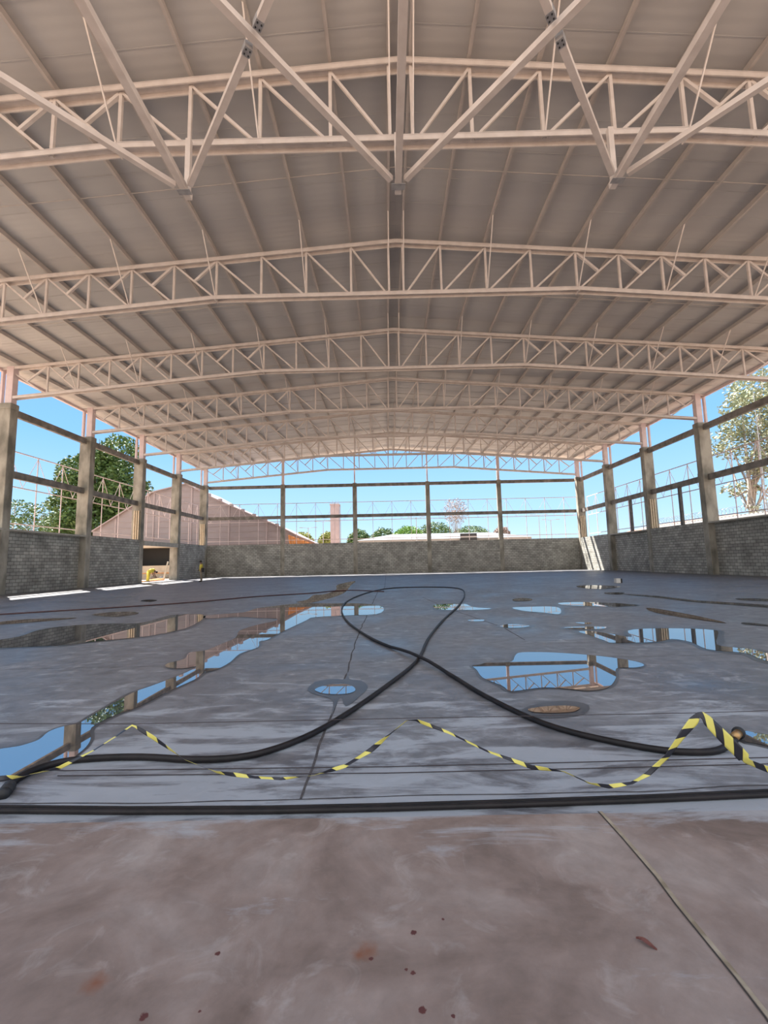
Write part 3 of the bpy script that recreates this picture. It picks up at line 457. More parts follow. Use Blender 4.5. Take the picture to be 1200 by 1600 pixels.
for nm, sx, y, tx in side:
    if sx < 0: x0, x1 = XL-CW, XL
    else: x0, x1 = XR, XR+CW
    column(x0, x1, y-.5, y, ZT, 'rough grey concrete column '+tx)
    # steel post pair carrying the roof
    xi = XL-.24 if sx < 0 else XR+.24
    r = empty('steel_post', (xi, y-.25, ZT), 'pale steel posts over the column '+tx.replace('at the left picture edge, ', '').replace(', in front of the big tree', ''), 'post')
    h1 = ztop(xi)-ZT-.02
    MB().box(-.19, .19, -.18, .18, 0, h1, .015).build('main_post', M['fence'], r)
    MB().box(-.24, .24, -.23, .23, 0, .03).build('base_plate', M['galv'], r)
    ox = sx*.50; MB().box(ox-.06, ox+.06, -.09, .09, .0, h1-.06).build('outer_post', M['fence'], r)
# side beams between columns
names = {YC: 'nearest bay', YD: 'bay with the big column', YE: 'bay beyond the boards', YF: 'last bay before the corner'}
ys = [YC, YD, YE, YF, YG]
for nm, sx in (('left', -1), ('right', 1)):
    for i in range(4):
        a, b_ = ys[i], ys[i+1]-.5
        x = XL-.40 if sx < 0 else XR+.40
        for z, lv in ((9.93, 'top'), (ZM, 'middle')):
            tag(MB().box(x-.10, x+.10, a-.01, b_+.01, z-.38, z).build('concrete_beam', M['beam']),
                'weathered concrete beam, %s level on the %s side, %s' % (lv, nm, names[a]), 'beam')
# far wall frame
fx = [XL-.0, -11.5, -3.5, 4.6, 12.5, XR+.0]
fl = ['left', 'second from left', 'second from right', 'right']
for k, x in enumerate(fx[1:5]):
    column(x-.23, x+.23, YG+.0, YG+.36, ZT, 'slim concrete column rising from the far wall, %s of four' % (fl[k]+('most' if k in (0, 3) else '')), False)
    hw = .14 if k in (0, 3) else .07
    zt2 = (zt_(abs(x-XM)) if 1 else 0)
    tag(MB().box(x-hw, x+hw, YG+.10, YG+.26, ZT, zt2, .01).build('steel_post', M['fence']), 'pale steel post standing on the far wall column, %s of four' % (fl[k]+('most' if k in (0, 3) else '')), 'post')
for i in range(5):
    a = fx[i]+(.23 if i else 0); b_ = fx[i+1]-(.23 if i < 4 else 0)
    for z, lv in ((10.0, 'top'), (ZM, 'middle')):
        tag(MB().box(a, b_, YG+.06, YG+.28, z-.34, z).build('concrete_beam', M['beam']),
            'long concrete beam across the far side, %s level, %s span from left' % (lv, ['first', 'second', 'third', 'fourth', 'last'][i]), 'beam')
# tan boards standing on the wall beside four columns
for sx, y, tx in ((-1, YE, 'left column past the big tree'), (-1, YG, 'far left corner column'), (1, YE, 'second right column'), (1, YG, 'far right corner column')):
    for k in range(3):
        xx = (XL-.16-.17*k) if sx < 0 else (XR+.16+.17*k)
        tag(MB().box(xx-.05, xx+.05, y-.62, y-.53, ZW+.0, ZW+2.35, .01).build('tan_board', M['board']),
            'upright tan board propped against the %s, %s from the inside' % (tx, ['first', 'second', 'third'][k]), 'board', 'boards against the '+tx)
# dark posts in the right openings
tag(MB().box(XR+.32, XR+.50, 32.0, 32.2, ZW, ZM-.38).build('dark_post', M['darkpost']), 'dark upright post under the middle beam, nearer of two on the right wall', 'post')
tag(MB().box(XR+.32, XR+.50, 38.6, 38.8, ZW-.02, ZM-.38).build('dark_post', M['darkpost']), 'dark upright post under the middle beam, farther of two on the right wall', 'post')
# ------------------------------------------------------------------ outer steel frames (rails with a lattice band)
def frame(name, p0, p1, n, label):
    p0 = Vector(p0); p1 = Vector(p1); r = empty(name, tuple(p0), label, 'steel frame')
    L = p1-p0
    for z, nm in ((8.12, 'top_rail'), (6.05, 'middle_rail'), (3.92, 'bottom_rail')):
        MB().bar(Vector((0, 0, z)), L+Vector((0, 0, z)), .05, .06).build(nm, M['fence'], r)
    for k in range(n+1):
        q = L*k/n; z0 = 3.92 if (p0.x < 0 and p1.x < 0 and 38 < (p0+q).y < 48) else -.12; MB().bar(q+Vector((0, 0, z0)), q+Vector((0, 0, 8.12)), .045, .045).build('upright', M['fence'], r)
    for k in range(n):
        a = L*k/n; c = L*(k+1)/n; m_ = (a+c)/2
        MB().bar(a+Vector((0, 0, 8.05)), m_+Vector((0, 0, 6.1)), .022, .022).bar(m_+Vector((0, 0, 6.1)), c+Vector((0, 0, 8.05)), .022, .022).build('lattice_brace', M['fence'], r)
    return r
frame('outer_frame', (XL-1.85, 18.5, 0), (XL-1.85, 50.3, 0), 15, 'pale steel lattice frame standing outside along the left side')
frame('outer_frame', (XR+1.9, 20.4, 0), (XR+1.9, 50.3, 0), 14, 'pale steel lattice frame standing outside along the right side')
frame('outer_frame', (XL-1.4, 50.35, 0), (XR+1.45, 50.35, 0), 20, 'pale steel lattice frame standing outside beyond the far wall')
# ------------------------------------------------------------------ joints and cracks in the slab
def ribbon(pts, wd, z, jitter=0.):
    b = MB(); P = []
    for a, c in zip(pts[:-1], pts[1:]):
        n = max(1, int((Vector(c)-Vector(a)).length/.15)) if jitter else 1
        for k in range(n): P.append(Vector(a).lerp(Vector(c), k/n))
    P.append(Vector(pts[-1])); vs = []
    for i, p in enumerate(P):
        d = (P[min(i+1, len(P)-1)]-P[max(i-1, 0)]).normalized(); nrm = Vector((-d.y, d.x))
        o = nrm*(mnoise.noise(Vector((p.x*3, p.y*3, 1)))*jitter); w_ = wd*(1+.5*mnoise.noise(Vector((p.x*5, p.y*5, 4))))/2
        vs += [(*(p+o-nrm*w_), z), (*(p+o+nrm*w_), z)]
    return b.add(vs, [(2*i, 2*i+1, 2*i+3, 2*i+2) for i in range(len(P)-1)])
def stuffjoint(name, b, m): return struct(b.build(name, M[m]))
stuffjoint('floor.002', ribbon(JOINT_MAIN+[(-.18, 22), (-.2, 48)], .018, .0015, .02), 'crack')
stuffjoint('floor.003', ribbon(JOINT_RIGHT[:1]+[(2.15, 8.6), (1.6, 12), (1.2, 16)], .02, .0015, .02), 'crack')
stuffjoint('floor.004', ribbon(CRACK_EDGE, .010, .0015, .012), 'crack')
stuffjoint('floor.005', ribbon(APRON_JOINT, .016, .0016, .012), 'joint')
stuffjoint('floor.006', ribbon([(x-.012, y) for x, y in APRON_JOINT], .006, .002, .012), 'jointdark')
for k, yj in enumerate((5.9, 12.0, 18.0, 24.0)):
    stuffjoint('floor.%03d' % (7+k), ribbon([(-19, yj), (20, yj)], .006, .0014), 'crack')
# ------------------------------------------------------------------ puddles
PL = {'stream': ('long winding puddle reflecting blue sky, running from the near left corner to mid floor', 'water'),
 'band': ('long dark puddle at left mirroring the grey block wall', 'water'), 'spill': ('small broken puddle of muddy water behind the winding puddle', 'muddy'),
 'mainright': ('big bright puddle right of centre mirroring a beam and column', 'water'), 'farright': ('jagged bright puddle reaching the right picture edge, mirroring columns', 'water'),
 'g': ('wedge-shaped bright puddle just right of the far hose loop', 'water'), 'h': ('narrow puddle lying under the far end of the hose loop', 'water'),
 'i': ('long thin puddle right of centre, half dark with a white glint', 'water'), 'j': ('small far puddle mirroring the sunlit corner wall', 'water'),
 'k': ('small dark puddle just behind the thin half-dark puddle at right', 'water'), 'l': ('small oval puddle alone on mid floor, right of the hose', 'water'),
 'm': ('tiny bright oval puddle closest to the hose loop', 'water'), 'n': ('thin bright sliver puddle touching the jagged right puddle', 'water'),
 'o': ('tiny sliver puddle above the thin bright sliver', 'water'), 'p': ('small patchy puddle far off at centre right', 'water'),
 'q': ('bright puddle behind the brass hose coupling at right edge', 'water'), 'r': ('round shallow puddle in the dark drain stain at centre', 'water'),
 's': ('brown oval puddle below the big bright puddle', 'muddy'), 'u': ('long dark wet streak curving across the far right floor', 'water'),  # brown of the oval puddle is a roof reflection put into the water colour
 'v': ('short dark puddle at the right edge beyond the jagged puddle', 'water'), 'w': ('thin dark puddle at far right near the wall', 'water'),
 'x': ('dark wet patch stretched across the right floor', 'muddy'), 't': ('dark damp patch on the left floor near the thin red hose', 'muddy'),
 'y': ('tiny black puddle between the red hose and the left wall', 'water'), 'c': ('thin dark puddle at the left edge in front of the red hose', 'muddy')}
def area(P): return .5*sum(P[i][0]*P[(i+1) % len(P)][1]-P[(i+1) % len(P)][0]*P[i][1] for i in range(len(P)))
def flat(P, z, name, m, parent=None, t=.003):
    if area(P) < 0: P = P[::-1]
    bm_ = MB(); n = len(P); return bm_.prism(P, z-t, z).build(name, m, parent)
def offset(P, d):
    if area(P) < 0: P = P[::-1]
    n = len(P); out = []
    for i in range(n):
        a = Vector(P[i-1]); b_ = Vector(P[(i+1) % n]); t = (b_-a)
        if t.length < 1e-6: out.append(P[i]); continue
        t.normalize(); k = d*(1+.7*mnoise.noise(Vector((P[i][0]*2.1, P[i][1]*2.1, 0))))
        out.append((P[i][0]+t.y*k, P[i][1]-t.x*k))
    return out
from mathutils.geometry import tessellate_polygon
def film(P, z, name, m, parent=None):
    if area(P) < 0: P = P[::-1]
    tr = tessellate_polygon([[Vector((x, y, 0)) for x, y in P]])
    me = bpy.data.meshes.new(name); me.from_pydata([(x, y, z) for x, y in P], [], [tuple(t) for t in tr]); me.update()
    if me.polygons and sum(p.normal.z for p in me.polygons) < 0: me.flip_normals()
    me.materials.append(m); o = bpy.data.objects.new(name, me); COL.objects.link(o)
    if parent: o.parent = parent
    return o
for k, P in PUDDLE_SHAPES.items():
    lab, m = PL[k]
    o = film(P, .006, 'puddle', M[m]); tag(o, lab, 'puddle', 'puddles on the slab')
    if k in ('stream', 'mainright', 'farright', 'band', 'h', 'g', 'l', 'i', 'n', 'spill', 'q'):
        film(offset(P, .035 if k in ('stream', 'mainright', 'q') else .09), .003, 'wet_margin', M['wet'], o)
struct(film(STAIN_SHAPES['drain'], .0028, 'floor.011', M['wet'])); struct(film(STAIN_SHAPES['oval'], .0028, 'floor.012', M['wet']))
# ------------------------------------------------------------------ hoses, wires, tape
def path3(P, r): return [(x, y, r) for x, y in P]
hz = []
R0 = .021; n_ = len(HOSE_PATH)
H = empty('water_hose', (HOSE_PATH[0][0], HOSE_PATH[0][1], 0), 'thick black hose looping in a figure across the wet slab with a brass coupling', 'hose')
ox_, oy_ = HOSE_PATH[0]
pts = []
for i, (x, y) in enumerate(HOSE_PATH):
    # second pass rides over the first where the loop crosses itself
    dx = min(((x-a)**2+(y-b_)**2)**.5 for j, (a, b_) in enumerate(HOSE_PATH) if abs(j-i) > 30) if i > n_/2 else 9
    pts.append((x-ox_, y-oy_, R0+.001+(2*R0*max(0, 1-dx/.5) if i > n_/2 else 0)))
MB().tube(pts, R0, 12).build('hose_body', M['rubber'], H, True)
e_ = Vector(pts[0]); d_ = (Vector(pts[0])-Vector(pts[2])).normalized()
MB().tube([e_-d_*.07, e_+d_*.02], .034, 14).tube([e_+d_*.02, e_+d_*.05], [.033, .028], 14).build('end_collar', M['black'], H, True)
e_ = Vector(pts[-1]); d_ = (Vector(pts[-1])-Vector(pts[-4])); d_.z = 0; d_.normalize()
e_.z = .042
NP = MB().tube([e_-d_*.02, e_+d_*.075], .027, 14).build('brass_nipple', M['brass'], H, True)
q = MB().tube([e_+d_*.07, e_+d_*.095], .039, 16)
q.build('coupling_ring', M['black'], NP, True)
b = MB().tube(path3(RED_HOSE_PATH, .022), .02, 8)
tag(b.build('thin_hose', M['redhose'], None, True), 'thin dark red hose stretched across the far left floor', 'hose')
b = MB().tube(path3([(x, y+.005) for x, y in EDGE_HOSE_PATH], .015), .014, 10)
tag(b.build('edge_hose', M['rubber'], None, True), 'thick black hose lying along the slab edge, the nearer of two', 'hose', 'hoses along the slab edge')
b = MB().tube(path3([(x, y+.0) for x, y in EDGE_HOSE_PATH2], .009), .008, 10)
tag(b.build('edge_hose', M['rubber'], None, True), 'thinner black hose lying along the slab edge, the farther of two', 'hose', 'hoses along the slab edge')
tag(MB().tube(path3(WIRE_A, .004), .0028, 6).build('slack_wire', M['wire']), 'thin dark wire lying on the slab under the tape, the farther of two', 'wire')
tag(MB().tube(path3(WIRE_B, .004), .0028, 6).build('slack_wire', M['wire']), 'thin dark wire lying on the slab under the tape, the nearer of two', 'wire')
YT = 2.45
S = empty('barrier_string', (STRING_PATH[0][0]-.3, YT, 0), 'thin taut string holding up the striped tape', 'string')
ox_ = STRING_PATH[0][0]-.3
MB().tube([(x-ox_, .0, z) for x, z in [(ox_, STRING_PATH[0][1]+.01)]+STRING_PATH+[(STRING_PATH[-1][0]+.3, STRING_PATH[-1][1]+.01)]], .0018, 6).build('cord', M['wire'], S)
for x in (0, STRING_PATH[-1][0]+.3-ox_): MB().tube([(x, 0, 0), (x, 0, .55)], .008, 8).build('stake', M['galv'], S)
# tape: a twisted ribbon in alternating yellow and black lengths with slanted cuts
def dense(P, st):
    out = [Vector(P[0])]
    for a, c in zip(P[:-1], P[1:]):
        a = Vector(a); c = Vector(c); n = max(1, int((c-a).length/st))
        out += [a.lerp(c, k/n) for k in range(1, n+1)]
    return out
def tape_mat():
    m = mat('striped_tape', (.70, .60, .10), None, rough=.4); t = m.node_tree; bs = t.nodes['Principled BSDF']
    uv = t.nodes.new('ShaderNodeUVMap'); sp = t.nodes.new('ShaderNodeSeparateXYZ'); t.links.new(uv.outputs[0], sp.inputs[0])
    def mth(op, x, y):
        q = t.nodes.new('ShaderNodeMath'); q.operation = op
        for i_, v_ in enumerate((x, y)):
            if isinstance(v_, (int, float)): q.inputs[i_].default_value = v_
            else: t.links.new(v_, q.inputs[i_])
        return q.outputs[0]
    k = mth('GREATER_THAN', mth('FRACT', mth('ADD', sp.outputs['X'], sp.outputs['Y']), 0), .52)
    mx = t.nodes.new('ShaderNodeMix'); mx.data_type = 'RGBA'; t.links.new(k, mx.inputs[0]); mx.inputs[6].default_value = (.66, .60, .14, 1); mx.inputs[7].default_value = (.018, .02, .03, 1)
    t.links.new(mx.outputs[2], bs.inputs['Base Color']); return m
M['tape'] = tape_mat()
P = dense([(x, z) for x, z in TAPE_PATH], .008); vs = []; fs = []; uvs = []; s_ = 0; NW = 5; rt_ = random.Random(5)
pk = [(-1.355, .452), (.10, .452), (1.61, .452)]
for i, p in enumerate(P):
    d = (P[min(i+3, len(P)-1)]-P[max(i-3, 0)]).normalized(); nrm = Vector((-d.y, d.x))
    if i: s_ += (p-P[i-1]).length
    wide = .0 if p.x < 1.25 else min(1, (p.x-1.25)/.2)
    if p.x > 1.61: wide = 1.5 if p.x < 1.82 else .6
    tw = 1.25*math.sin(s_*9+1.3*math.sin(s_*3.1))*(1-min(1, wide)*.75)
    hw = .0095+.012*wide+.003*math.sin(s_*6.)
    dk = min((p-Vector(q)).length for q in pk); hw *= min(1, .5+dk/.09)
    for k in range(NW+1):
        t = (k/NW-.5)*2*hw; o = nrm*(t*max(.42, math.cos(tw)))
        vs.append((p.x+o.x, YT-.012+t*math.sin(tw)*.9, p.y+o.y)); uvs.append((s_/.13, t*9.))
        if i and k < NW:
            b0 = (i-1)*(NW+1)+k; fs.append((b0, b0+1, b0+NW+2, b0+NW+1))
b = MB(); b.add(vs, fs)
tp = b.build('barrier_tape', M['tape'], None, True); ul = tp.data.uv_layers.new(name='UVMap')
for lp in tp.data.loops: ul.data[lp.index].uv = uvs[lp.vertex_index]
md = tp.modifiers.new('t', 'SOLIDIFY'); md.thickness = .0006
tag(tp, 'yellow and black striped warning tape hanging in loops from the string', 'tape')
# ------------------------------------------------------------------ small things on the floor
r = empty('small_crate', (11.3, 22.2, 0), 'small white box with a dark side sitting alone on the far right floor', 'box')
MB().box(-.14, .07, -.12, .12, 0, .22, .01).build('box_body', M['white'], r); MB().box(.07, .15, -.12, .12, 0, .20, .01).build('box_lid', M['black'], r)
def leaf(x, y, L_, ang, label):
    b = MB(); d = Vector((math.cos(ang), math.sin(ang))); n2 = Vector((-d.y, d.x)); K = 7
    for i in range(K+1):
        t = i/K; hw = L_*.16*math.sin(math.pi*min(1, t*.96+.02)); c = Vector((x, y))+d*(t-.5)*L_
        for s in (-1, 0, 1): b.v.append((*(c+n2*hw*s), .004+.006*abs(s)+.004*math.sin(t*5)))
    for i in range(K):
        for s in (0, 1): b.f.append((i*3+s, i*3+s+1, i*3+s+4, i*3+s+3))
    o = b.build('dry_leaf', M['mudspot']); md = o.modifiers.new('t', 'SOLIDIFY'); md.thickness = .001
    return tag(o, label, 'leaf')
leaf(LEAFS[0][0], LEAFS[0][1], .062, -.75, 'curled brown leaf on the stained floor near the diagonal joint')
# ------------------------------------------------------------------ people
def limb(b, pts, rr, n=10): return b.tube(pts, rr, n)
def skin_person(parent, joints, edges, radii, m, name):
    me = bpy.data.meshes.new(name); me.from_pydata(joints, edges, []); o = bpy.data.objects.new(name, me); COL.objects.link(o)
    o.modifiers.new('s', 'SKIN'); 
    for i, v in enumerate(me.skin_vertices[0].data): v.radius = (radii[i], radii[i]*.85); v.use_root = (i == 0)
    sb = o.modifiers.new('ss', 'SUBSURF'); sb.levels = sb.render_levels = 2
    me.materials.append(m); o.parent = parent; return o
# worker standing by the far left, seen from behind, head bowed, bag at his side
Wk = empty('person', (-14.85, 35.6, 0), 'person in a yellow shirt with a dark bag standing by the far left wall', 'person')
J = [(0, 0, .92), (0, .0, 1.08), (0, -.02, 1.25), (0, -.03, 1.38), (0, -.04, 1.45), (0, -.08, 1.53), (0, -.09, 1.60),
     (-.09, 0, .88), (-.10, -.01, .50), (-.10, .02, .10), (-.11, -.12, .05), (.09, 0, .88), (.10, -.01, .50), (.11, .02, .10), (.12, -.12, .05),
     (-.17, -.02, 1.36), (-.24, -.03, 1.10), (-.20, -.18, .92), (-.17, -.25, .88), (.17, -.02, 1.36), (.24, 0, 1.10), (.24, -.06, .86), (.24, -.08, .78)]
Ed = [(0, 1), (1, 2), (2, 3), (3, 4), (4, 5), (5, 6), (0, 7), (7, 8), (8, 9), (9, 10), (0, 11), (11, 12), (12, 13), (13, 14), (3, 15), (15, 16), (16, 17), (17, 18), (3, 19), (19, 20), (20, 21), (21, 22)]
Rd = [.14, .14, .16, .13, .06, .085, .085, .095, .065, .045, .045, .095, .065, .045, .045, .065, .05, .036, .035, .065, .05, .036, .035]
skin_person(Wk, J, Ed, Rd, M['skin'], 'body')
def torso(parent, m):
    prof = [(.80, .16, .12), (.92, .175, .125), (1.05, .17, .125), (1.2, .195, .14), (1.33, .21, .13), (1.41, .12, .09), (1.44, .07, .07)]
    b = MB(); n = 14
    for z, a, c in prof:
        for k in range(n):
            t = 2*math.pi*k/n; b.v.append((a*math.cos(t), -.02+c*math.sin(t), z))
    for i in range(len(prof)-1):
        for k in range(n): b.f.append((i*n+k, i*n+(k+1) % n, (i+1)*n+(k+1) % n, (i+1)*n+k))
    b.tube([(-.17, -.02, 1.36), (-.225, -.03, 1.22), (-.25, -.03, 1.10)], [.075, .068, .062], 10).tube([(.17, -.02, 1.36), (.225, 0, 1.22), (.25, 0, 1.10)], [.075, .068, .062], 10)
    return b.build('shirt', m, parent, True)
torso(Wk, M['yellow'])
b = MB().tube([(-.09, 0, .95), (-.105, -.01, .5), (-.11, .02, .09)], [.12, .085, .07], 12).tube([(.09, 0, .95), (.105, -.01, .5), (.115, .02, .09)], [.12, .085, .07], 12)
b.ball((0, -.01, .9), .175, .135, .1)
b.build('trousers', M['beigecloth'], Wk, True)
for sx in (-1, 1): MB().ball((sx*.11, -.05, .05), .055, .14, .055).build('shoe', M['boot'], Wk, True)
MB().ball((0, -.07, 1.60), .095, .11, .085).build('hair', M['hair'], Wk, True)
b = MB().box(-.10, .10, -.05, .05, -.20, .14, .03)
o = b.build('shoulder_bag', M['black']); o.location = (-14.85+.19, 35.44, .96); tag(o, 'dark bag hanging at the hip of the standing person', 'bag')
Wk.rotation_euler.z = -1.15
# bent worker in the wall opening
Bk = empty('person', (-20.35, 38.0, 0), 'person in yellow bending over in the left wall opening', 'person')
J = [(0, 0, .80), (0, -.18, .92), (0, -.34, .95), (0, -.46, .90), (0, -.55, .84), (0, -.62, .78), (-.10, 0, .76), (-.12, .02, .42), (-.13, .06, .08), (-.13, -.08, .04), (.10, 0, .76), (.12, .02, .42), (.13, .06, .08), (.13, -.08, .04),
     (-.17, -.40, .88), (-.20, -.42, .64), (-.17, -.50, .44), (-.16, -.52, .36), (.17, -.40, .88), (.20, -.42, .64), (.17, -.50, .44), (.16, -.52, .36)]
Ed = [(0, 1), (1, 2), (2, 3), (3, 4), (4, 5), (0, 6), (6, 7), (7, 8), (8, 9), (0, 10), (10, 11), (11, 12), (12, 13), (3, 14), (14, 15), (15, 16), (16, 17), (3, 18), (18, 19), (19, 20), (20, 21)]
Rd = [.14, .14, .15, .13, .07, .09, .09, .07, .05, .045, .09, .07, .05, .045, .06, .05, .036, .035, .06, .05, .036, .035]
skin_person(Bk, J, Ed, Rd, M['skin'], 'body')
MB().tube([(0, .02, .80), (0, -.18, .93), (0, -.36, .95), (0, -.48, .90)], [.17, .175, .185, .12], 14).build('shirt', M['yellow'], Bk, True)
MB().tube([(-.10, 0, .84), (-.12, .02, .42), (-.13, .06, .09)], [.115, .085, .07], 12).tube([(.10, 0, .84), (.12, .02, .42), (.13, .06, .09)], [.115, .085, .07], 12).build('trousers', M['yellow'], Bk, True)
MB().ball((0, -.64, .80), .1, .1, .1).build('hair', M['hair'], Bk, True)
Bk.rotation_euler.z = 2.4
# junk beyond the opening
sh = empty('lean_to_shed', (-26.2, 49.8, -.12), 'low beige shed with a dark shaded open front seen through the wall opening', 'shed')
MB().box(-3.8, 3.2, -.15, .15, 0, 1.5).build('low_wall', M['shed'], sh)
MB().box(-4.0, 3.4, -.3, 2.4, 3.5, 3.7).build('roof_slab', M['shed'], sh)
MB().box(-4.0, 3.4, 2.2, 2.4, 0, 3.5).box(-4.0, -3.8, -.15, 2.2, 0, 3.5).box(3.2, 3.4, -.15, 2.2, 0, 3.5).build('back_wall', M['black'], sh)  # inside walls coloured black to paint in the shade of the open shed
MB().box(-3.8, 3.2, -.24, -.15, .62, .72).build('ledge', M['plank'], sh)
for k, (x, y, a) in enumerate(((-20.9, 38.9, .06), (-21.0, 40.9, .04), (-22.3, 42.6, .1), (-23.0, 44.9, 0.))):
    o = MB().box(-.16, .16, -.9, .9, 0, .12).build('orange_plank', M['plank']); o.location = (x, y, -.03); o.rotation_euler.z = a
    tag(o, 'orange plank lying outside the wall opening, %s from the viewer' % ['first', 'second', 'third', 'fourth'][k], 'plank', 'planks outside the opening')
o = MB().box(-.04, .04, -.09, .09, 0, 1.9).build('leaning_board', M['cap']); o.location = (-22.2, 44.2, -.12); o.rotation_euler = (.0, .22, 0); tag(o, 'pale board leaning upright beside the opening', 'board')
for k, (x, y, r_) in enumerate(((-25.6, 48.9, .32), (-24.7, 48.9, .28), (-23.9, 48.9, .36))):
    o = MB().ball((0, 0, 0), r_, r_*1.2, r_*.7, 9, 6).build('rubble_sack', M['beigecloth'] if k != 1 else M['whitewall']); o.location = (x, y, -.12+r_*.6)
    tag(o, ['grey-brown sack slumped by the shed wall, left one', 'whitish sack between the two brown ones', 'grey-brown sack slumped by the shed wall, right one'][k], 'sack', 'sacks by the shed')
# ------------------------------------------------------------------ buildings outside
HS = .771; HZ = EYE-HS*(EYE+.12)
pb = empty('gabled_hall', (-31*HS, 70*HS, HZ), 'large pink gabled building behind the far left corner', 'building')
ring = [(-15.6, -.45), (20.5, -.45), (20.3, 3.6), (19.5, 4.5), (17.0, 5.6), (14.4, 7.0), (8.3, 9.7), (3.2, 12.1), (-.8, 14.35), (-6.2, 13.1), (-9.2, 11.0), (-15.6, 7.0)]
b = MB(); nR = len(ring); D = 14
b.add([(x, 0, z) for x, z in ring]+[(x, D, z) for x, z in ring], [tuple(range(nR)), tuple(range(2*nR-1, nR-1, -1))]+[(i, nR+i, nR+(i+1) % nR, (i+1) % nR) for i in range(nR)])
b.build('wall', M['pink'], pb)
for k in range(14):
    z = .9+k*.95; xs2 = []
    for i in range(nR):
        (xa, za), (xb, zb) = ring[i], ring[(i+1) % nR]
        if (za-z)*(zb-z) < 0: xs2.append(xa+(xb-xa)*(z-za)/(zb-za))
    if len(xs2) >= 2: MB().box(min(xs2)+.05, max(xs2)-.05, -.06, .0, z-.03, z+.03).build('cladding_rib', M['pinklight'], pb)
for x in (-12, -6, 0, 6, 12, 17):
    zz = [0]
    for i in range(nR):
        (xa, za), (xb, zb) = ring[i], ring[(i+1) % nR]
        if (xa-x)*(xb-x) < 0: zz.append(za+(zb-za)*(x-xa)/(xb-xa))
    MB().box(x-.12, x+.12, -.10, 0, 0, max(zz)-.1).build('pilaster', M['pinklight'], pb)
for i in range(2, nR-1):
    (xa, za), (xb, zb) = ring[i], ring[i+1]
    MB().bar((xa, -.2, za+.1), (xb, -.2, zb+.1), .5, .16, (0, 0, 1)).build('roof_verge', M['pinklight'], pb)
for k in range(9):
    t = k/8; x = -.8+t*14.5
    for i in range(nR):
        (xa, za), (xb, zb) = ring[i], ring[(i+1) % nR]
        if i > 1 and (xa-x)*(xb-x) <= 0 and xa != xb: z = za+(zb-za)*(x-xa)/(xb-xa)
    MB().box(x-.25, x+.25, -.5, 0, z+.05, z+.42).build('purlin_end', M['pinklight'], pb)
pb.scale = (HS, HS, HS)
# curved orange roof pieces at the foot of the slope
oc = empty('orange_roof', (-14.5*HS, 68.3*HS, HZ), 'curved orange ribbed roof at the foot of the pink gable', 'roof')
for k in range(7):
    pts = [(k*.72, 0, -.45)]+[(k*.72-.6*math.sin(t*1.3), -.0, 3.0+(2.75-k*.28)*math.sin(t)*1.0) for t in [i*.26 for i in range(7)]]
    MB().tube(pts, .13, 6).build('curved_rib', M['orange'], oc)
vs = []; K = 9
for k in range(7):
    for i in range(K): t = i*.2; vs.append((k*.72-.6*math.sin(t*1.3), .15, 3.0+(2.75-k*.28)*math.sin(t)))
b = MB().add(vs, [(k*K+i, (k+1)*K+i, (k+1)*K+i+1, k*K+i+1) for k in range(6) for i in range(K-1)])
o = b.build('ribbed_sheet', M['plank'], oc); md = o.modifiers.new('t', 'SOLIDIFY'); md.thickness = .1
oc.scale = (HS, HS, HS)
# tower
tw_ = empty('water_tower', (-8.65, 75, -.12), 'tall pale pink rectangular tower beyond the far wall', 'tower')
MB().box(-.82, .62, -.8, .8, 0, 11.0).build('shaft', M['tower'], tw_); MB().box(-.9, .7, -.88, .88, 11.0, 11.3).build('parapet', M['tower'], tw_)
b = MB().bar((.8, -.3, 0), (.8, -.3, 11.2), .05, .05).bar((.8, .2, 0), (.8, .2, 11.2), .05, .05)
for k in range(26): b.bar((.8, -.3, .4+k*.42), (.8, .2, .4+k*.42), .04, .04)
b.build('ladder', M['whitewall'], tw_)
for x in (-.5, 0, .4): MB().tube([(x, 0, 11.3), (x, 0, 12.0)], .03, 6).build('antenna', M['galv'], tw_)
# low white building
wb = empty('low_building', (10, 85, -.12), 'long low white building with a grey roof and dark window beyond the far wall', 'building')
MB().box(-15.5, 17.5, 0, 14, 0, 5.5).build('wall', M['whitewall'], wb)
vs = [(-15.8, -.5, 5.5), (17.8, -.5, 5.5), (17.8, 14.4, 5.5), (-15.8, 14.4, 5.5), (-9, 6, 6.9), (11, 6, 6.9)]
MB().add(vs, [(0, 1, 5, 4), (1, 2, 5), (2, 3, 4, 5), (3, 0, 4), (3, 2, 1, 0)]).build('roof', M['roofgrey'], wb)
f_ = MB().box(3.9, 7.0, -.6, .0, 5.0, 6.4).build('window', M['black'], wb); MB().box(3.9, 7.0, -.68, -.6, 5.62, 5.76).build('mullion', M['whitewall'], f_)
MB().box(7.2, 11.2, -.25, -.05, 4.4, 5.2).build('sign_band', M['cap'], wb)
rb = empty('tiled_house', (36, 46, -.12), 'low house with an orange clay tile roof beyond the right wall', 'house')
MB().box(-4, 6, 0, 18, 0, 4.2).build('wall', M['whitewall'], rb)
MB().add([(-4.6, -.5, 4.2), (6.6, -.5, 4.2), (6.6, 18.5, 4.2), (-4.6, 18.5, 4.2), (1, 1, 5.6), (1, 17, 5.6)], [(0, 1, 4), (1, 2, 5, 4), (2, 3, 5), (3, 0, 4, 5), (3, 2, 1, 0)]).build('roof', M['tile'], rb)
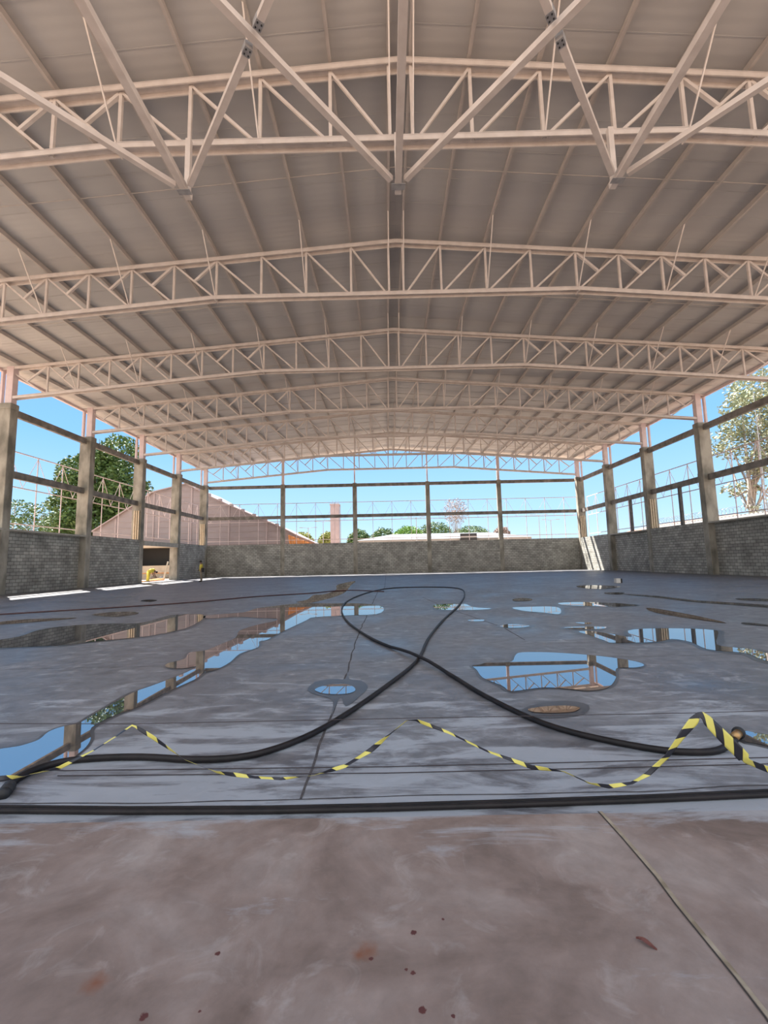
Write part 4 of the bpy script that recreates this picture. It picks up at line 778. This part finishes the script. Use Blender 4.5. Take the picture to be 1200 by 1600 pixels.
# lamp posts
def lamp(x, y, h, lab):
    r = empty('street_lamp', (x, y, -.12), lab, 'street lamp', 'twin-armed street lamps')
    MB().tube([(0, 0, 0), (0, 0, h)], [.10, .05], 8).build('pole', M['galv'], r)
    for s in (-1, 1):
        am = MB().tube([(0, 0, h-.2), (s*.5, 0, h-.02), (s*1.1, 0, h)], .035, 6).build('arm', M['galv'], r)
        MB().box(min(s*1.0, s*1.6), max(s*1.0, s*1.6), -.12, .12, h-.04, h+.05, .03).build('lamp_head', M['galv'], am)
lamp(-14.2, 80, 7.8, 'street lamp with two arms just left of the pink tower, shorter one')
lamp(-11.5, 80, 8.9, 'street lamp with two arms nearest to the pink tower, taller one')
lamp(5.3, 80, 9.3, 'street lamp with two arms behind the middle of the far wall')
lamp(27.4, 80, 9.2, 'street lamp with two arms at far right, left one of two')
lamp(29.5, 80, 8.3, 'street lamp with two arms at far right, nearest the corner')
r = empty('lightning_mast', (29.5, 34.5, -.12), 'thin mast standing beyond the right row of columns', 'mast')
MB().tube([(0, 0, 0), (0, 0, 14.2)], [.05, .02], 6).build('mast_pole', M['galv'], r)
# razor wire coil on the right boundary
b = MB(); pts = []
for i in range(900):
    t = i/900; a = i*.42; pts.append((27.5+.28*math.cos(a), 24+t*24, 4.72+.28*math.sin(a)))
b.tube(pts, .012, 4, False)
bw = empty('boundary_wall', (27.5, 24, -.12), 'boundary wall with a coil of razor wire beyond the right side', 'wall')
MB().box(-.1, .1, 0, 24, 0, 4.45).build('wall_panel', M['whitewall'], bw)
b.v = [(x-27.5, y-24, z+.12) for x, y, z in b.v]; b.build('razor_wire', M['galv'], bw)
# ------------------------------------------------------------------ trees
def tree(loc, h, blobs, nleaf, size, leafm, barkm, label, name='leafy_tree', trunk=.22, cat='tree', seed=1, nbr=8, fill=.35, sphere_core=True):
    rr = random.Random(seed); r = empty(name, loc, label, cat)
    b = MB(); zc = h*.35
    b.tube([(0, 0, 0), (trunk*.4, 0, zc*.5), (0, 0, zc), (trunk*.5, 0, h*.8)], [trunk, trunk*.8, trunk*.65, trunk*.2], 8)
    for k in range(nbr):
        c = blobs[k % len(blobs)]; z0 = zc*rr.uniform(.7, 1.4)
        e2 = Vector(c[:3])+Vector((rr.uniform(-1, 1)*c[3]*.7, rr.uniform(-1, 1)*c[3]*.7, rr.uniform(-.3, .8)*c[4]))
        mid = Vector((0, 0, z0)).lerp(e2, .5)+Vector((0, 0, -.04*h))
        b.tube([(0, 0, z0), mid, e2], [trunk*.4, trunk*.25, trunk*.07], 6)
    b.build('trunk', barkm, r, True)
    vs = []; fs = []
    tot = sum(c[3]*c[3]*c[4] for c in blobs)
    for c in blobs:
        n = int(nleaf*c[3]*c[3]*c[4]/tot)
        for _ in range(n):
            d = Vector((rr.gauss(0, 1), rr.gauss(0, 1), rr.gauss(0, 1))).normalized()
            q = rr.uniform(fill, 1)**.5*(1+.22*mnoise.noise(Vector((d.x*2.3+c[0], d.y*2.3+c[1], d.z*2.3+c[2]))))
            p = Vector((c[0]+d.x*c[3]*q, c[1]+d.y*c[3]*q, c[2]+d.z*c[4]*q))
            u = Vector((rr.gauss(0, 1), rr.gauss(0, 1), rr.gauss(0, .6))).normalized(); w2 = u.cross(Vector((rr.gauss(0, 1), rr.gauss(0, 1), rr.gauss(0, 1)))).normalized()
            s1 = size*rr.uniform(.6, 1.3); i0 = len(vs)
            vs += [p-u*s1, p+w2*s1*.5, p+u*s1, p-w2*s1*.5]; fs.append((i0, i0+1, i0+2, i0+3))
    b = MB(); b.v = [tuple(v) for v in vs]; b.f = fs; b.build('foliage', leafm, r)
    return r
tree((-46.2, 69, -.12), 23.5, [(0, 0, 14.6, 5.2, 5.4), (4.0, 0, 19.4, 3.2, 2.9), (1.0, 0, 17.6, 3.0, 2.6), (-4.6, 1, 11.6, 3.2, 2.2), (5.4, -1, 13.0, 4.0, 4.2), (0, 0, 8.0, 5.6, 3.0), (6.6, 0, 8.5, 3.6, 3.0), (-6.0, 1, 8.2, 2.6, 2.0)], 26000, .30, M['leaf'], M['bark'], 'big dark green tree rising behind the left columns', seed=3, trunk=.4, nbr=12)
tree((-47.5, 56, -.12), 12, [(0, 0, 8.6, 2.8, 1.7), (1.4, 0, 6.4, 3.2, 1.8), (3.6, 0, 8.6, 1.8, 1.2)], 2600, .18, M['leaf'], M['palebark'], 'thin open tree left of the big dark tree', seed=4, trunk=.16, nbr=14)
for k, (x, y, rx, rz, lab) in enumerate(((-40.4, 42, 2.4, 1.7, 'bright green bushy tree low at the left picture edge'), (-33.6, 42.5, 1.9, 1.3, 'bright green bushy tree low beneath the big dark tree'))):
    tree((x, y, -.12), 4.5, [(0, 0, 3.6, rx, rz), (1.4, 0, 3.0, rx*.7, rz*.8), (-1.5, 0, 3.0, rx*.8, rz*.9)], 9000, .15, M['leafbright'], M['bark'], lab, seed=10+k, trunk=.15)
tree((31.6, 38.5, -.12), 18, [(.8, 0, 13.6, 2.4, 2.6), (2.6, 1, 16.4, 2.4, 2.0), (-.4, 1, 11.4, 1.9, 1.5), (1.6, -1, 9.2, 2.4, 1.7), (.2, 1, 7.2, 1.6, .8), (3.2, 0, 6.2, 1.6, .8), (4, 0, 11.6, 2.4, 2.6), (-.2, -.5, 5.2, .8, .4)], 9500, .16, M['leafeuc'], M['palebark'], 'pale airy eucalyptus tree beyond the right columns', seed=6, trunk=.26, nbr=26, fill=.15)
tree((15.6, 101, -.12), 16, [(0, 0, 12.4, 3.1, 3.2)], 1500, .17, M['leafdry'], M['palebark'], 'nearly bare tree with a round crown behind the far wall', seed=8, trunk=.12, nbr=24, fill=.1)
far = [(-16.4, 86, 2.0, 1.9, 5.6, 'leafyellow', 'yellow-green bushy tree beside the orange roof'), (-11.6, 88, 1.9, 1.7, 5.8, 'leafyellow', 'yellow-green bushy tree hidden partly by the pink tower'),
 (-6.4, 101.5, 2.5, 2.5, 6.4, 'leaf', 'round green tree just right of the pink tower'), (-1.0, 108.5, 2.9, 2.7, 7.0, 'leaf', 'round green tree behind the second far column'),
 (4.9, 101.5, 3.2, 2.0, 7.4, 'leafbright', 'broad green tree left of the middle far column'), (12.2, 112, 4, 3, 8.3, 'leaf', 'dark green tree under the nearly bare tree'), (23.2, 123, 5.0, 2.5, 8.4, 'leaf', 'wide dark green tree right of the nearly bare tree'),
 (26.2, 102, 1.8, 1.9, 7.0, 'leafdry', 'small pale palm-like tree by the right far column')]
for k, (x, y, rx, rz, z, m, lab) in enumerate(far):
    tree((x, y, -.12), 7, [(0, 0, z, rx, rz), (rx*.5, 0, z-.6, rx*.7, rz*.8), (-rx*.5, 0, z-.5, rx*.7, rz*.8)], 5000, .22, M[m], M['bark'], lab, seed=30+k, trunk=.2)
